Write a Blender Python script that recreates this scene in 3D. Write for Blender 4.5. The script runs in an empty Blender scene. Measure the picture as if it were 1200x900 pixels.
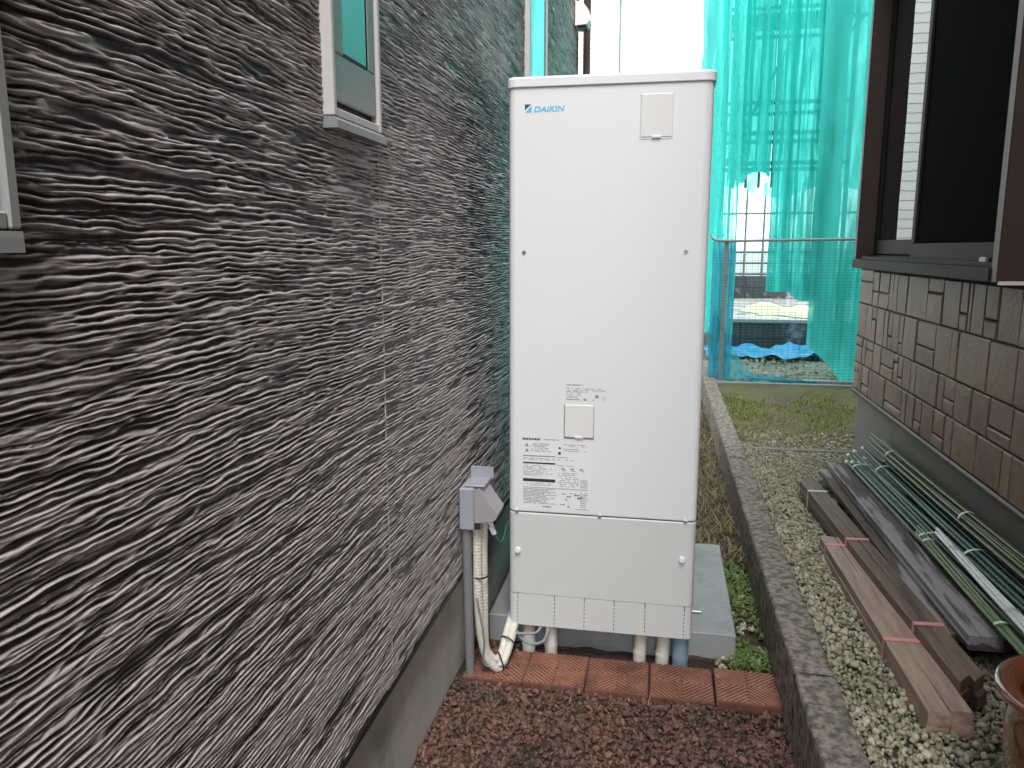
import bpy, bmesh, math, random
import numpy as np
from mathutils import Vector, Matrix

scene = bpy.context.scene
C = scene.collection
R = math.radians
rnd = random.Random(7)

# ------------------------------------------------------------------ camera
cam = bpy.data.cameras.new('camera')
cam.sensor_width = 36.0
cam.lens = 920.0 / 1200.0 * 36.0
cam.clip_start = 0.02
cam.clip_end = 2000.0
cam_o = bpy.data.objects.new('camera', cam)
C.objects.link(cam_o)
cam_o.location = (0, 0, 1.44)
cam_o.rotation_euler = (R(90 - 9.866), 0, R(10.91))
scene.camera = cam_o

# ------------------------------------------------------------------ sky, sun, exposure
SUN_EL, SUN_AZ = R(58), R(160)          # azimuth clockwise from +Y
world = bpy.data.worlds.new('World')
scene.world = world
world.use_nodes = True
wn = world.node_tree
bg = wn.nodes['Background']
sky = wn.nodes.new('ShaderNodeTexSky')
sky.sky_type = 'NISHITA'
sky.sun_disc = False
sky.sun_elevation = SUN_EL
sky.sun_rotation = SUN_AZ
sky.air_density = 1.0
sky.dust_density = 1.0
sky.ozone_density = 1.0
hsv = wn.nodes.new('ShaderNodeHueSaturation')   # a cloud layer takes the blue out of the whole sky
hsv.inputs['Saturation'].default_value = 0.12
wn.links.new(sky.outputs[0], hsv.inputs['Color'])
wn.links.new(hsv.outputs[0], bg.inputs['Color'])
bg.inputs['Strength'].default_value = 0.15
sun = bpy.data.lights.new('sun', 'SUN')
sun.energy = 1.4
sun.angle = R(25)
sun.color = (1.0, 0.975, 0.94)
sun_o = bpy.data.objects.new('sun', sun)
C.objects.link(sun_o)
d = Vector((math.sin(SUN_AZ) * math.cos(SUN_EL), math.cos(SUN_AZ) * math.cos(SUN_EL), math.sin(SUN_EL)))
sun_o.rotation_euler = d.to_track_quat('Z', 'Y').to_euler()
vs = scene.view_settings
vs.view_transform = 'Standard'
vs.look = 'None'
vs.gamma = 1.0
vs.use_curve_mapping = False
vs.exposure = 2.14
scene.cycles.max_bounces = 10
scene.cycles.transparent_max_bounces = 24

# ------------------------------------------------------------------ materials
def lin(c):
    return tuple(((v / 255) / 12.92 if v / 255 <= 0.04045 else ((v / 255 + 0.055) / 1.055) ** 2.4) for v in c)

def mat(name, c1, c2=None, scale=8.0, rough=0.6, bump=0.0, bscale=60.0, bdist=0.004, spec=0.4, metal=0.0,
        detail=6.0, ramp=(0.35, 0.65), c3=None, scale3=1.5, ramp3=(0.5, 0.62), stretch=(1, 1, 1), rand=0.0,
        attr=None, rough2=None, coat=0.0):
    """Principled material: two-tone noise c1/c2, optional stain c3, bump, per-object or per-piece tone."""
    m = bpy.data.materials.new(name)
    m.use_nodes = True
    nt = m.node_tree
    N, L = nt.nodes, nt.links
    b = N['Principled BSDF']
    b.inputs['Roughness'].default_value = rough
    b.inputs['Specular IOR Level'].default_value = spec
    b.inputs['Metallic'].default_value = metal
    if coat:
        b.inputs['Coat Weight'].default_value = coat
        b.inputs['Coat Roughness'].default_value = 0.08
    geo = N.new('ShaderNodeNewGeometry')
    mp = N.new('ShaderNodeMapping')
    mp.inputs['Scale'].default_value = stretch
    L.new(geo.outputs['Position'], mp.inputs['Vector'])
    col = None
    def noise(s, det=detail):
        n = N.new('ShaderNodeTexNoise')
        n.inputs['Scale'].default_value = s
        n.inputs['Detail'].default_value = det
        n.inputs['Roughness'].default_value = 0.6
        L.new(mp.outputs[0], n.inputs['Vector'])
        return n
    def mapr(sock, a, bb, c=0.0, dd=1.0):
        r = N.new('ShaderNodeMapRange')
        r.inputs['From Min'].default_value = a
        r.inputs['From Max'].default_value = bb
        r.inputs['To Min'].default_value = c
        r.inputs['To Max'].default_value = dd
        L.new(sock, r.inputs['Value'])
        return r.outputs[0]
    def mix(fac, a, bb, mode='MIX'):
        x = N.new('ShaderNodeMix')
        x.data_type = 'RGBA'
        x.blend_type = mode
        if isinstance(fac, float): x.inputs[0].default_value = fac
        else: L.new(fac, x.inputs[0])
        for s, v in ((x.inputs[6], a), (x.inputs[7], bb)):
            if isinstance(v, tuple): s.default_value = (*v, 1)
            else: L.new(v, s)
        return x.outputs[2]
    col = c1
    if c2:
        f = mapr(noise(scale).outputs['Fac'], *ramp)
        col = mix(f, c1, c2)
        if rough2 is not None:
            L.new(mapr(noise(scale * 0.7).outputs['Fac'], 0.35, 0.65, rough, rough2), b.inputs['Roughness'])
    if c3:
        f3 = mapr(noise(scale3).outputs['Fac'], *ramp3)
        col = mix(f3, col, c3)
    if rand or attr:
        if attr:
            a = N.new('ShaderNodeAttribute')
            a.attribute_name = attr
            src = a.outputs['Fac']
            amp = rand or 0.5
        else:
            o = N.new('ShaderNodeObjectInfo')
            src = o.outputs['Random']
            amp = rand
        v = mapr(src, 0, 1, 1 - amp, 1 + amp)
        h = N.new('ShaderNodeHueSaturation')
        L.new(v, h.inputs['Value'])
        if isinstance(col, tuple): h.inputs['Color'].default_value = (*col, 1)
        else: L.new(col, h.inputs['Color'])
        col = h.outputs[0]
    if isinstance(col, tuple): b.inputs['Base Color'].default_value = (*col, 1)
    else: L.new(col, b.inputs['Base Color'])
    if bump:
        bn = N.new('ShaderNodeBump')
        bn.inputs['Strength'].default_value = bump
        bn.inputs['Distance'].default_value = bdist
        L.new(noise(bscale, 8).outputs['Fac'], bn.inputs['Height'])
        L.new(bn.outputs[0], b.inputs['Normal'])
    return m

def glass_mat(name, tint=(0.02, 0.025, 0.03), rough=0.02, wave=0.0, coat=1.0):
    m = bpy.data.materials.new(name)
    m.use_nodes = True
    b = m.node_tree.nodes['Principled BSDF']
    b.inputs['Base Color'].default_value = (*tint, 1)
    b.inputs['Roughness'].default_value = rough
    b.inputs['IOR'].default_value = 1.7 if coat else 1.5
    b.inputs['Specular IOR Level'].default_value = 0.9 if coat else 0.5
    b.inputs['Coat Weight'].default_value = coat
    b.inputs['Coat IOR'].default_value = 1.7
    if wave:
        N, L = m.node_tree.nodes, m.node_tree.links
        g = N.new('ShaderNodeNewGeometry')
        n = N.new('ShaderNodeTexNoise')
        n.inputs['Scale'].default_value = 3.0
        bn = N.new('ShaderNodeBump')
        bn.inputs['Strength'].default_value = wave
        bn.inputs['Distance'].default_value = 0.02
        L.new(g.outputs['Position'], n.inputs['Vector'])
        L.new(n.outputs['Fac'], bn.inputs['Height'])
        L.new(bn.outputs[0], b.inputs['Normal'])
        L.new(bn.outputs[0], b.inputs['Coat Normal'])
    return m

def net_mat(name, col, sheer, tcol=None):
    m = bpy.data.materials.new(name)
    m.use_nodes = True
    N, L = m.node_tree.nodes, m.node_tree.links
    N.remove(N['Principled BSDF'])
    out = N['Material Output']
    df = N.new('ShaderNodeBsdfDiffuse'); tl = N.new('ShaderNodeBsdfTranslucent'); tr = N.new('ShaderNodeBsdfTransparent')
    geo = N.new('ShaderNodeNewGeometry')
    nz = N.new('ShaderNodeTexNoise'); nz.inputs['Scale'].default_value = 5.0; nz.inputs['Detail'].default_value = 5
    mp = N.new('ShaderNodeMapping'); mp.inputs['Scale'].default_value = (3, 3, 0.5)
    L.new(geo.outputs['Position'], mp.inputs['Vector']); L.new(mp.outputs[0], nz.inputs['Vector'])
    mx = N.new('ShaderNodeMix'); mx.data_type = 'RGBA'
    mx.inputs[6].default_value = (*col, 1)
    mx.inputs[7].default_value = (*[min(1, v * 1.35 + 0.01) for v in col], 1)
    L.new(nz.outputs['Fac'], mx.inputs[0])
    L.new(mx.outputs[2], df.inputs['Color']); L.new(mx.outputs[2], tl.inputs['Color'])
    tr.inputs['Color'].default_value = (*(tcol or (0.75, 1.0, 0.97)), 1)
    a = N.new('ShaderNodeMixShader'); a.inputs[0].default_value = 0.6
    L.new(df.outputs[0], a.inputs[1]); L.new(tl.outputs[0], a.inputs[2])
    b = N.new('ShaderNodeMixShader')
    mr = N.new('ShaderNodeMapRange')
    mr.inputs['From Min'].default_value = 0.3; mr.inputs['From Max'].default_value = 0.7
    mr.inputs['To Min'].default_value = max(0, sheer - 0.1); mr.inputs['To Max'].default_value = sheer + 0.1
    L.new(nz.outputs['Fac'], mr.inputs['Value'])
    lw = N.new('ShaderNodeLayerWeight'); lw.inputs['Blend'].default_value = 0.5
    fr = N.new('ShaderNodeMapRange')
    fr.inputs['From Min'].default_value = 0.0; fr.inputs['From Max'].default_value = 0.75
    fr.inputs['To Min'].default_value = 1.0; fr.inputs['To Max'].default_value = 0.0
    L.new(lw.outputs['Facing'], fr.inputs['Value'])
    mu = N.new('ShaderNodeMath'); mu.operation = 'MULTIPLY'
    L.new(mr.outputs[0], mu.inputs[0]); L.new(fr.outputs[0], mu.inputs[1])
    L.new(mu.outputs[0], b.inputs[0])
    L.new(a.outputs[0], b.inputs[1]); L.new(tr.outputs[0], b.inputs[2])
    L.new(b.outputs[0], out.inputs['Surface'])
    return m

M = {}
def siding_mat():
    # two-tone coat by height; crest highlights and valley shade painted in to deepen it
    m = mat('ridged siding', (0.1, 0.1, 0.1), None, rough=0.4, bump=0.25, bscale=300, bdist=0.001, spec=0.28)
    N, L = m.node_tree.nodes, m.node_tree.links
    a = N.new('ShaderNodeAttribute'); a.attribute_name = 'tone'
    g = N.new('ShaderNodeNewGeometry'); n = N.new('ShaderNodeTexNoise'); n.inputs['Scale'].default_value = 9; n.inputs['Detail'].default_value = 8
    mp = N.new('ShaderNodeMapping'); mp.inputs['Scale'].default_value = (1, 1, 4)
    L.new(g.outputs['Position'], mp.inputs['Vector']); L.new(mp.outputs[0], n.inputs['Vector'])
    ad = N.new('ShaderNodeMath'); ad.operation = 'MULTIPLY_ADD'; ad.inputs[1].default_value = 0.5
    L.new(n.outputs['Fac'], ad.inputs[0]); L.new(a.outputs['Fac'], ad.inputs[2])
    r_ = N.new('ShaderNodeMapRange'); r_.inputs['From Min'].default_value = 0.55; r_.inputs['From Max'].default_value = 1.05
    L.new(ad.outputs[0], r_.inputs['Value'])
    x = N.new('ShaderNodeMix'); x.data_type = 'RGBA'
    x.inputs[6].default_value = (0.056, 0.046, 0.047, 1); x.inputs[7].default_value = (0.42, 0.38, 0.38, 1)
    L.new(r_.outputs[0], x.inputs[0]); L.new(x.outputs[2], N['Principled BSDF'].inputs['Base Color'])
    return m
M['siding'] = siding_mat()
M['caulk'] = mat('caulk', (0.42, 0.40, 0.40), rough=0.7)
M['black'] = mat('black trim', (0.012, 0.012, 0.013), rough=0.5)
M['concrete'] = mat('concrete', (0.54, 0.525, 0.475), (0.45, 0.44, 0.40), 6, 0.85, 0.35, 90, 0.003, c3=(0.17, 0.165, 0.15), scale3=2.2, ramp3=(0.52, 0.72))
M['pad'] = mat('pad concrete', (0.33, 0.345, 0.355), (0.27, 0.28, 0.285), 5, 0.6, 0.25, 120, 0.002, spec=0.2, c3=(0.19, 0.195, 0.195), scale3=4.0, ramp3=(0.52, 0.7))
M['curb'] = mat('weathered kerb', (0.33, 0.29, 0.245), (0.12, 0.107, 0.092), 38, 0.9, 1.0, 110, 0.008, c3=(0.10, 0.10, 0.055), scale3=11, ramp3=(0.56, 0.68), detail=10, ramp=(0.42, 0.6))
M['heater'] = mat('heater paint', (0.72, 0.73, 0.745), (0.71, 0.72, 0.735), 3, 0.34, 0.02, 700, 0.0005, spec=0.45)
M['heater_shaded'] = mat('heater paint shaded', (0.59, 0.605, 0.605), (0.575, 0.59, 0.59), 3, 0.36, 0.02, 700, 0.0005, spec=0.45)  # upper paint darkened; dimmer light on the lower cover is in the colour
M['hatch'] = mat('cream plastic', (0.69, 0.695, 0.675), rough=0.4)
M['gap'] = mat('dark gap', (0.02, 0.02, 0.02), rough=0.8)
M['screw'] = mat('screw steel', (0.35, 0.35, 0.36), rough=0.35, metal=0.8)
M['white_plastic'] = mat('white plastic', (0.8, 0.8, 0.8), rough=0.35)
M['print'] = mat('print black', (0.03, 0.03, 0.035), rough=0.6)
M['print2'] = mat('print grey', (0.26, 0.26, 0.28), rough=0.6)
M['logo_blue'] = mat('logo blue', (0.10, 0.48, 0.75), rough=0.5)
M['logo_dark'] = mat('logo dark', (0.02, 0.07, 0.09), rough=0.5)
M['sticker'] = mat('sticker white', (0.74, 0.74, 0.76), rough=0.5)
M['pipe'] = mat('ivory pipe cover', (0.72, 0.70, 0.64), (0.62, 0.59, 0.52), 18, 0.45, c3=(0.3, 0.22, 0.17), scale3=14, ramp3=(0.62, 0.78))
M['bluepipe'] = mat('blue grey pipe', (0.20, 0.29, 0.36), rough=0.4)
M['hose'] = mat('beige hose', (0.66, 0.64, 0.56), (0.57, 0.545, 0.47), 20, 0.5)
M['greypipe'] = mat('grey pipe', (0.21, 0.21, 0.22), rough=0.45)
M['box'] = mat('grey box', (0.32, 0.33, 0.37), (0.29, 0.30, 0.34), 12, 0.4)
M['box2'] = mat('grey box hood', (0.30, 0.29, 0.30), rough=0.4)
M['cable'] = mat('cable grey', (0.22, 0.24, 0.27), rough=0.5)
M['green_wire'] = mat('green wire', (0.03, 0.16, 0.08), rough=0.5)
M['tile'] = mat('terracotta', (0.32, 0.145, 0.098), (0.22, 0.10, 0.07), 22, 0.7, 0.3, 200, 0.001, c3=(0.11, 0.05, 0.036), scale3=9, ramp3=(0.5, 0.72), rand=0.12)
M['tile_dirt'] = mat('terracotta with soil in the grooves', (0.10, 0.045, 0.032), (0.17, 0.073, 0.05), 30, 0.85)
M['redstone'] = mat('red stone chips', (0.11, 0.054, 0.041), (0.155, 0.086, 0.067), 40, 0.62, attr='tone', rand=0.6, c3=(0.06, 0.042, 0.03), scale3=5, ramp3=(0.5, 0.66))
M['pebble'] = mat('pebbles', (0.335, 0.31, 0.22), (0.41, 0.385, 0.295), 30, 0.6, attr='tone', rand=0.55, c3=(0.30, 0.29, 0.19), scale3=3, ramp3=(0.5, 0.66))
M['soil'] = mat('soil', (0.085, 0.058, 0.042), (0.05, 0.036, 0.027), 12, 0.95, 0.8, 60, 0.01)
M['soil_red'] = mat('red soil', (0.05, 0.03, 0.024), (0.03, 0.02, 0.017), 20, 0.95, 0.8, 60, 0.01)
M['gravelbed'] = mat('gravel bed earth', (0.10, 0.095, 0.07), (0.05, 0.048, 0.036), 40, 0.95, 0.8, 90, 0.01)
M['lawn'] = mat('mossy lawn earth', (0.15, 0.15, 0.052), (0.135, 0.105, 0.068), 12, 0.95, 0.8, 70, 0.01, c3=(0.13, 0.095, 0.07), scale3=2.2, ramp3=(0.5, 0.62))
M['earth'] = mat('open earth', (0.24, 0.215, 0.175), (0.32, 0.295, 0.25), 5, 0.95, 0.6, 40, 0.02)
M['grass'] = mat('moss grass', (0.19, 0.235, 0.05), (0.27, 0.27, 0.085), 6, 0.8, attr='tone', rand=0.45)
M['moss'] = mat('moss leaves', (0.105, 0.16, 0.04), (0.15, 0.20, 0.06), 25, 0.7, attr='tone', rand=0.5)
M['straw'] = mat('straw', (0.32, 0.25, 0.15), (0.19, 0.14, 0.09), 20, 0.8, attr='tone', rand=0.4)
WS = (10, 0.8, 10)
M['wood_a'] = mat('pinkish batten wood', (0.43, 0.305, 0.25), (0.29, 0.20, 0.165), 7, 0.5, 0.3, 40, 0.002, stretch=WS, rand=0.12, c3=(0.10, 0.08, 0.07), scale3=2.0, ramp3=(0.56, 0.75), rough2=0.35)
M['wood_b'] = mat('brown batten wood', (0.23, 0.16, 0.12), (0.125, 0.09, 0.07), 7, 0.55, 0.3, 40, 0.002, stretch=WS, rand=0.15, c3=(0.07, 0.055, 0.045), scale3=1.6, ramp3=(0.5, 0.7))
M['wood_c'] = mat('grey board wood', (0.135, 0.103, 0.09), (0.082, 0.063, 0.055), 5, 0.6, 0.4, 40, 0.002, stretch=WS, rand=0.12, c3=(0.34, 0.33, 0.34), scale3=1.1, ramp3=(0.52, 0.56))
M['tape_pink'] = mat('pink tape', (0.74, 0.31, 0.33), rough=0.35)
M['tape_white'] = mat('white tape', (0.68, 0.66, 0.66), rough=0.4)
M['stake_dark'] = mat('dark green stake', (0.020, 0.055, 0.042), (0.03, 0.075, 0.055), 30, 0.42, spec=0.35)
M['stake_olive'] = mat('olive stake', (0.07, 0.095, 0.035), (0.10, 0.12, 0.055), 30, 0.35)
M['stake_green'] = mat('green stake', (0.10, 0.16, 0.06), (0.13, 0.19, 0.08), 30, 0.35)
M['stake_white'] = mat('white stake', (0.66, 0.70, 0.69), rough=0.3)
M['pot'] = mat('brown glaze', (0.17, 0.055, 0.022), (0.11, 0.034, 0.015), 9, 0.1, spec=0.7, coat=0.6)
M['red_cap'] = mat('red cap', (0.35, 0.05, 0.04), rough=0.4)
M['stone'] = mat('stone cladding', (0.225, 0.158, 0.110), (0.155, 0.110, 0.080), 9, 0.5, 0.55, 45, 0.006, rand=0.2, c3=(0.24, 0.185, 0.10), scale3=1.8, ramp3=(0.55, 0.72))
M['joint'] = mat('cladding joint', (0.085, 0.066, 0.054), rough=0.9)
M['foundR'] = mat('painted foundation', (0.19, 0.19, 0.18), (0.165, 0.165, 0.155), 4, 0.75, 0.1, 100, 0.002)
M['bronze'] = mat('brown window aluminium', (0.050, 0.030, 0.026), (0.058, 0.038, 0.032), 4, 0.42, spec=0.3)
M['sash_grey'] = mat('grey brown sash', (0.026, 0.024, 0.023), rough=0.6, spec=0.14)
M['screen'] = mat('insect screen', (0.004, 0.0035, 0.004), rough=0.9, spec=0.02)
M['alu'] = mat('silver aluminium', (0.36, 0.37, 0.37), rough=0.35, metal=0.3)
M['alu_white'] = mat('pale aluminium trim', (0.47, 0.46, 0.455), rough=0.4)
M['alu_sash'] = mat('grey sash', (0.24, 0.265, 0.26), rough=0.35, metal=0.2)
M['glass'] = glass_mat('window glass', (0.17, 0.20, 0.20), wave=0.05)
M['glass_dark'] = glass_mat('dark window glass', (0.012, 0.012, 0.013), wave=0.04, coat=0.0)
M['frost'] = mat('frosted glass', (0.16, 0.165, 0.165), rough=0.4)
M['net'] = net_mat('turquoise net', (0.085, 0.64, 0.61), 0.15, (0.45, 1.0, 0.96))
M['net_taut'] = net_mat('taut turquoise net', (0.10, 0.66, 0.625), 0.11, (0.50, 1.0, 0.96))
M['net_sheer'] = net_mat('sheer turquoise net', (0.16, 0.74, 0.71), 0.38, (0.76, 1.0, 0.98))
M['net_blue'] = net_mat('blue net', (0.10, 0.46, 0.56), 0.52, (0.62, 0.92, 1.0))
M['tarp'] = mat('blue tarp', (0.05, 0.30, 0.62), (0.12, 0.45, 0.75), 9, 0.4, 0.8, 20, 0.03)
M['scaffold'] = mat('scaffold steel', (0.20, 0.24, 0.25), (0.14, 0.16, 0.16), 12, 0.5, metal=0.4)
M['rail'] = mat('grey fence pipe', (0.30, 0.36, 0.35), rough=0.5)
M['rail_white'] = mat('pale fence base', (0.55, 0.58, 0.57), rough=0.5)
M['wire'] = mat('fence wire', (0.07, 0.22, 0.24), rough=0.5)
M['block'] = mat('dark wet blocks', (0.05, 0.052, 0.06), (0.035, 0.036, 0.042), 10, 0.6, 0.4, 40, 0.01, c3=(0.30, 0.31, 0.33), scale3=2.6, ramp3=(0.58, 0.66), rand=0.2)
M['slab'] = mat('wet slab', (0.40, 0.40, 0.38), (0.33, 0.33, 0.32), 3, 0.3, spec=0.6, rough2=0.12)
M['cream'] = mat('cream sheet', (0.66, 0.58, 0.38), rough=0.7)
M['white_wall'] = mat('white clapboard', (0.78, 0.79, 0.78), (0.74, 0.75, 0.74), 2, 0.6, rand=0.04)
M['roof'] = mat('roof tiles', (0.07, 0.07, 0.075), (0.05, 0.05, 0.055), 6, 0.6)
M['stripstone'] = mat('edging strip', (0.27, 0.235, 0.20), (0.2, 0.175, 0.15), 9, 0.85, 0.4, 60, 0.004)

# ------------------------------------------------------------------ object helpers
def tag(o, label=None, cat=None, group=None, kind=None):
    if label: o['label'] = label
    if cat: o['category'] = cat
    if group: o['group'] = group
    if kind: o['kind'] = kind
    return o

def thing(name, label, cat, loc=(0, 0, 0), rotz=0.0, group=None):
    o = bpy.data.objects.new(name, None)
    o.empty_display_size = 0.1
    C.objects.link(o)
    o.location = loc
    o.rotation_euler = (0, 0, rotz)
    return tag(o, label, cat, group)

class MB:
    """collects verts/faces for ONE mesh object"""
    def __init__(s):
        s.v = []; s.f = []; s.sm = []; s.tone = []
    def add(s, vs_, fs, smooth=False):
        k = len(s.v)
        s.v += [tuple(p) for p in vs_]
        for f in fs:
            s.f.append([i + k for i in f]); s.sm.append(smooth)
        return s
    def box(s, a, b, bev=0.0):
        """axis box a..b, chamfered edges"""
        x0, y0, z0 = a; x1, y1, z1 = b
        if bev <= 0:
            P = [(x0,y0,z0),(x1,y0,z0),(x1,y1,z0),(x0,y1,z0),(x0,y0,z1),(x1,y0,z1),(x1,y1,z1),(x0,y1,z1)]
            s.add(P, [(0,3,2,1),(4,5,6,7),(0,1,5,4),(1,2,6,5),(2,3,7,6),(3,0,4,7)])
        else:
            bm = bmesh.new()
            bmesh.ops.create_cube(bm, size=1.0)
            for v in bm.verts:
                v.co = Vector((x0 + (v.co.x + .5) * (x1 - x0), y0 + (v.co.y + .5) * (y1 - y0), z0 + (v.co.z + .5) * (z1 - z0)))
            bmesh.ops.bevel(bm, geom=bm.edges[:], offset=bev, segments=1, affect='EDGES', clamp_overlap=True)
            s.bm(bm)
        return s
    def bm(s, bm, smooth=False):
        bm.verts.index_update()
        s.add([v.co[:] for v in bm.verts], [[v.index for v in f.verts] for f in bm.faces], smooth)
        bm.free()
        return s
    def prism(s, poly, axis, a, b):
        """extrude a 2-D polygon along axis 'x','y','z' from a to b"""
        n = len(poly)
        def P(u, v, w):
            return (w, u, v) if axis == 'x' else ((u, w, v) if axis == 'y' else (u, v, w))
        vv = [P(u, v, a) for u, v in poly] + [P(u, v, b) for u, v in poly]
        ff = [[(i), (i + 1) % n, (i + 1) % n + n, i + n] for i in range(n)]
        ff += [list(range(n))[::-1], list(range(n, 2 * n))]
        return s.add(vv, ff)
    def tube(s, path, r, seg=10, caps=True, radii=None):
        P = [Vector(p) for p in path]
        n = len(P)
        T = [((P[min(i + 1, n - 1)] - P[max(i - 1, 0)]).normalized()) for i in range(n)]
        up = Vector((0, 0, 1)) if abs(T[0].z) < 0.9 else Vector((1, 0, 0))
        u = T[0].cross(up).normalized()
        vs_, fs = [], []
        for i in range(n):
            u = (u - T[i] * u.dot(T[i])).normalized()
            w = T[i].cross(u)
            rr = radii[i] if radii is not None else r
            for k in range(seg):
                a = 2 * math.pi * k / seg
                vs_.append(P[i] + u * math.cos(a) * rr + w * math.sin(a) * rr)
        for i in range(n - 1):
            for k in range(seg):
                fs.append((i * seg + k, i * seg + (k + 1) % seg, (i + 1) * seg + (k + 1) % seg, (i + 1) * seg + k))
        s.add(vs_, fs, True)
        if caps:
            s.add(vs_[:seg], [list(range(seg))[::-1]])
            s.add(vs_[-seg:], [list(range(seg))])
        return s
    def lathe(s, prof, c, seg=32):
        vs_, fs = [], []
        for r, z in prof:
            for k in range(seg):
                a = 2 * math.pi * k / seg
                vs_.append((c[0] + r * math.cos(a), c[1] + r * math.sin(a), c[2] + z))
        for i in range(len(prof) - 1):
            for k in range(seg):
                fs.append((i * seg + k, i * seg + (k + 1) % seg, (i + 1) * seg + (k + 1) % seg, (i + 1) * seg + k))
        return s.add(vs_, fs, True)
    def mesh(s, name, m):
        me = bpy.data.meshes.new(name)
        me.from_pydata(s.v, [], s.f)
        me.polygons.foreach_set('use_smooth', s.sm)
        if m: me.materials.append(m)
        me.update()
        return me
    def build(s, name, m, parent=None):
        o = bpy.data.objects.new(name, s.mesh(name, m))
        C.objects.link(o)
        if parent: o.parent = parent
        return o

def link_mesh(name, me, parent=None):
    o = bpy.data.objects.new(name, me)
    C.objects.link(o)
    if parent: o.parent = parent
    return o

def box(name, a, b, m, parent=None, bev=0.0):
    return MB().box(a, b, bev).build(name, m, parent)

def np_mesh(name, V, F, m, smooth=False, tone=None):
    """fast mesh from numpy arrays; F is (n,3) or (n,4)"""
    me = bpy.data.meshes.new(name)
    V = np.ascontiguousarray(V, dtype=np.float32); F = np.ascontiguousarray(F, dtype=np.int32)
    me.vertices.add(len(V)); me.vertices.foreach_set('co', V.ravel())
    k = F.shape[1]
    me.loops.add(F.size); me.loops.foreach_set('vertex_index', F.ravel())
    me.polygons.add(len(F))
    me.polygons.foreach_set('loop_start', np.arange(0, F.size, k, dtype=np.int32))
    me.polygons.foreach_set('loop_total', np.full(len(F), k, dtype=np.int32))
    me.polygons.foreach_set('use_smooth', np.full(len(F), smooth, dtype=bool))
    if tone is not None:
        a = me.attributes.new('tone', 'FLOAT', 'POINT')
        a.data.foreach_set('value', np.ascontiguousarray(tone, dtype=np.float32))
    me.materials.append(m)
    me.update(calc_edges=True)
    return me

def catmull(pts, step):
    P = [Vector(p) for p in pts]
    P = [P[0] * 2 - P[1]] + P + [P[-1] * 2 - P[-2]]
    out = []
    for i in range(1, len(P) - 2):
        n = max(2, int((P[i + 1] - P[i]).length / step))
        for k in range(n):
            t = k / n
            a, b, c, e = P[i - 1], P[i], P[i + 1], P[i + 2]
            out.append(0.5 * ((2 * b) + (-a + c) * t + (2 * a - 5 * b + 4 * c - e) * t * t + (-a + 3 * b - 3 * c + e) * t ** 3))
    out.append(P[-2])
    return out

rs = np.random.RandomState(3)
LAT = rs.rand(256, 256)
def vnoise(x, y, seed=0):
    """smooth value noise, numpy arrays, 0..1"""
    x = x + seed * 17.3; y = y + seed * 31.7
    xi = np.floor(x).astype(int); yi = np.floor(y).astype(int)
    fx = x - xi; fy = y - yi
    fx = fx * fx * fx * (fx * (fx * 6 - 15) + 10); fy = fy * fy * fy * (fy * (fy * 6 - 15) + 10)
    g = lambda i, j: LAT[i % 256, j % 256]
    return (g(xi, yi) * (1 - fx) + g(xi + 1, yi) * fx) * (1 - fy) + (g(xi, yi + 1) * (1 - fx) + g(xi + 1, yi + 1) * fx) * fy

def grid_faces(nu, nv):
    i = np.arange((nu - 1) * (nv - 1))
    a = (i // (nv - 1)) * nv + i % (nv - 1)
    return np.stack([a, a + 1, a + nv + 1, a + nv], 1)

# ================================================================== SETTING
def sheet(name, x0, x1, y0, y1, z, m, n=(2, 2), amp=0.0, fs=3.0, kind='structure'):
    xs = np.linspace(x0, x1, n[0]); ys = np.linspace(y0, y1, n[1])
    X, Y = np.meshgrid(xs, ys, indexing='ij')
    Z = z + amp * (vnoise(X * fs, Y * fs, 1) - 0.5) + amp * 0.5 * (vnoise(X * fs * 4, Y * fs * 4, 2) - 0.5)
    V = np.stack([X.ravel(), Y.ravel(), Z.ravel()], 1)
    o = link_mesh(name, np_mesh(name, V, grid_faces(*n)[:, ::-1], m, True))
    return tag(o, kind=kind)

sheet('ground', -700, 700, -700, 700, -0.06, M['earth'])
sheet('red_gravel_ground', -0.66, 0.43, -2.0, 2.64, 0.0, M['soil_red'], (40, 120), 0.016, 4)
sheet('soil_strip_ground', -0.66, 0.41, 2.64, 8.6, 0.004, M['soil'], (40, 160), 0.035, 4)
sheet('gravel_bed_ground', 0.50, 1.24, -2.0, 4.96, 0.188, M['gravelbed'], (30, 160), 0.012, 4)
sheet('mossy_ground', 0.48, 4.5, 4.96, 7.55, 0.192, M['lawn'], (80, 60), 0.03, 3)
sheet('building_plot_ground', 0.40, 30.0, 7.55, 40, 0.16, M['earth'], (160, 160), 0.05, 1.0)

# ================================================================== LEFT HOUSE
LX = -0.62          # face of the ridged siding
LH = thing('grey_siding_house', 'dark grey house with wavy ridged siding and narrow windows beside the tank', 'house', (LX, 1.5, 0))
LHO = Vector((LX, 1.5, 0))
def under(o, parent, off):
    """parent keeping world position (parents are unrotated)"""
    o.parent = parent; o.location = -off
    return o
def lh(o): return under(o, LH, LHO)

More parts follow.
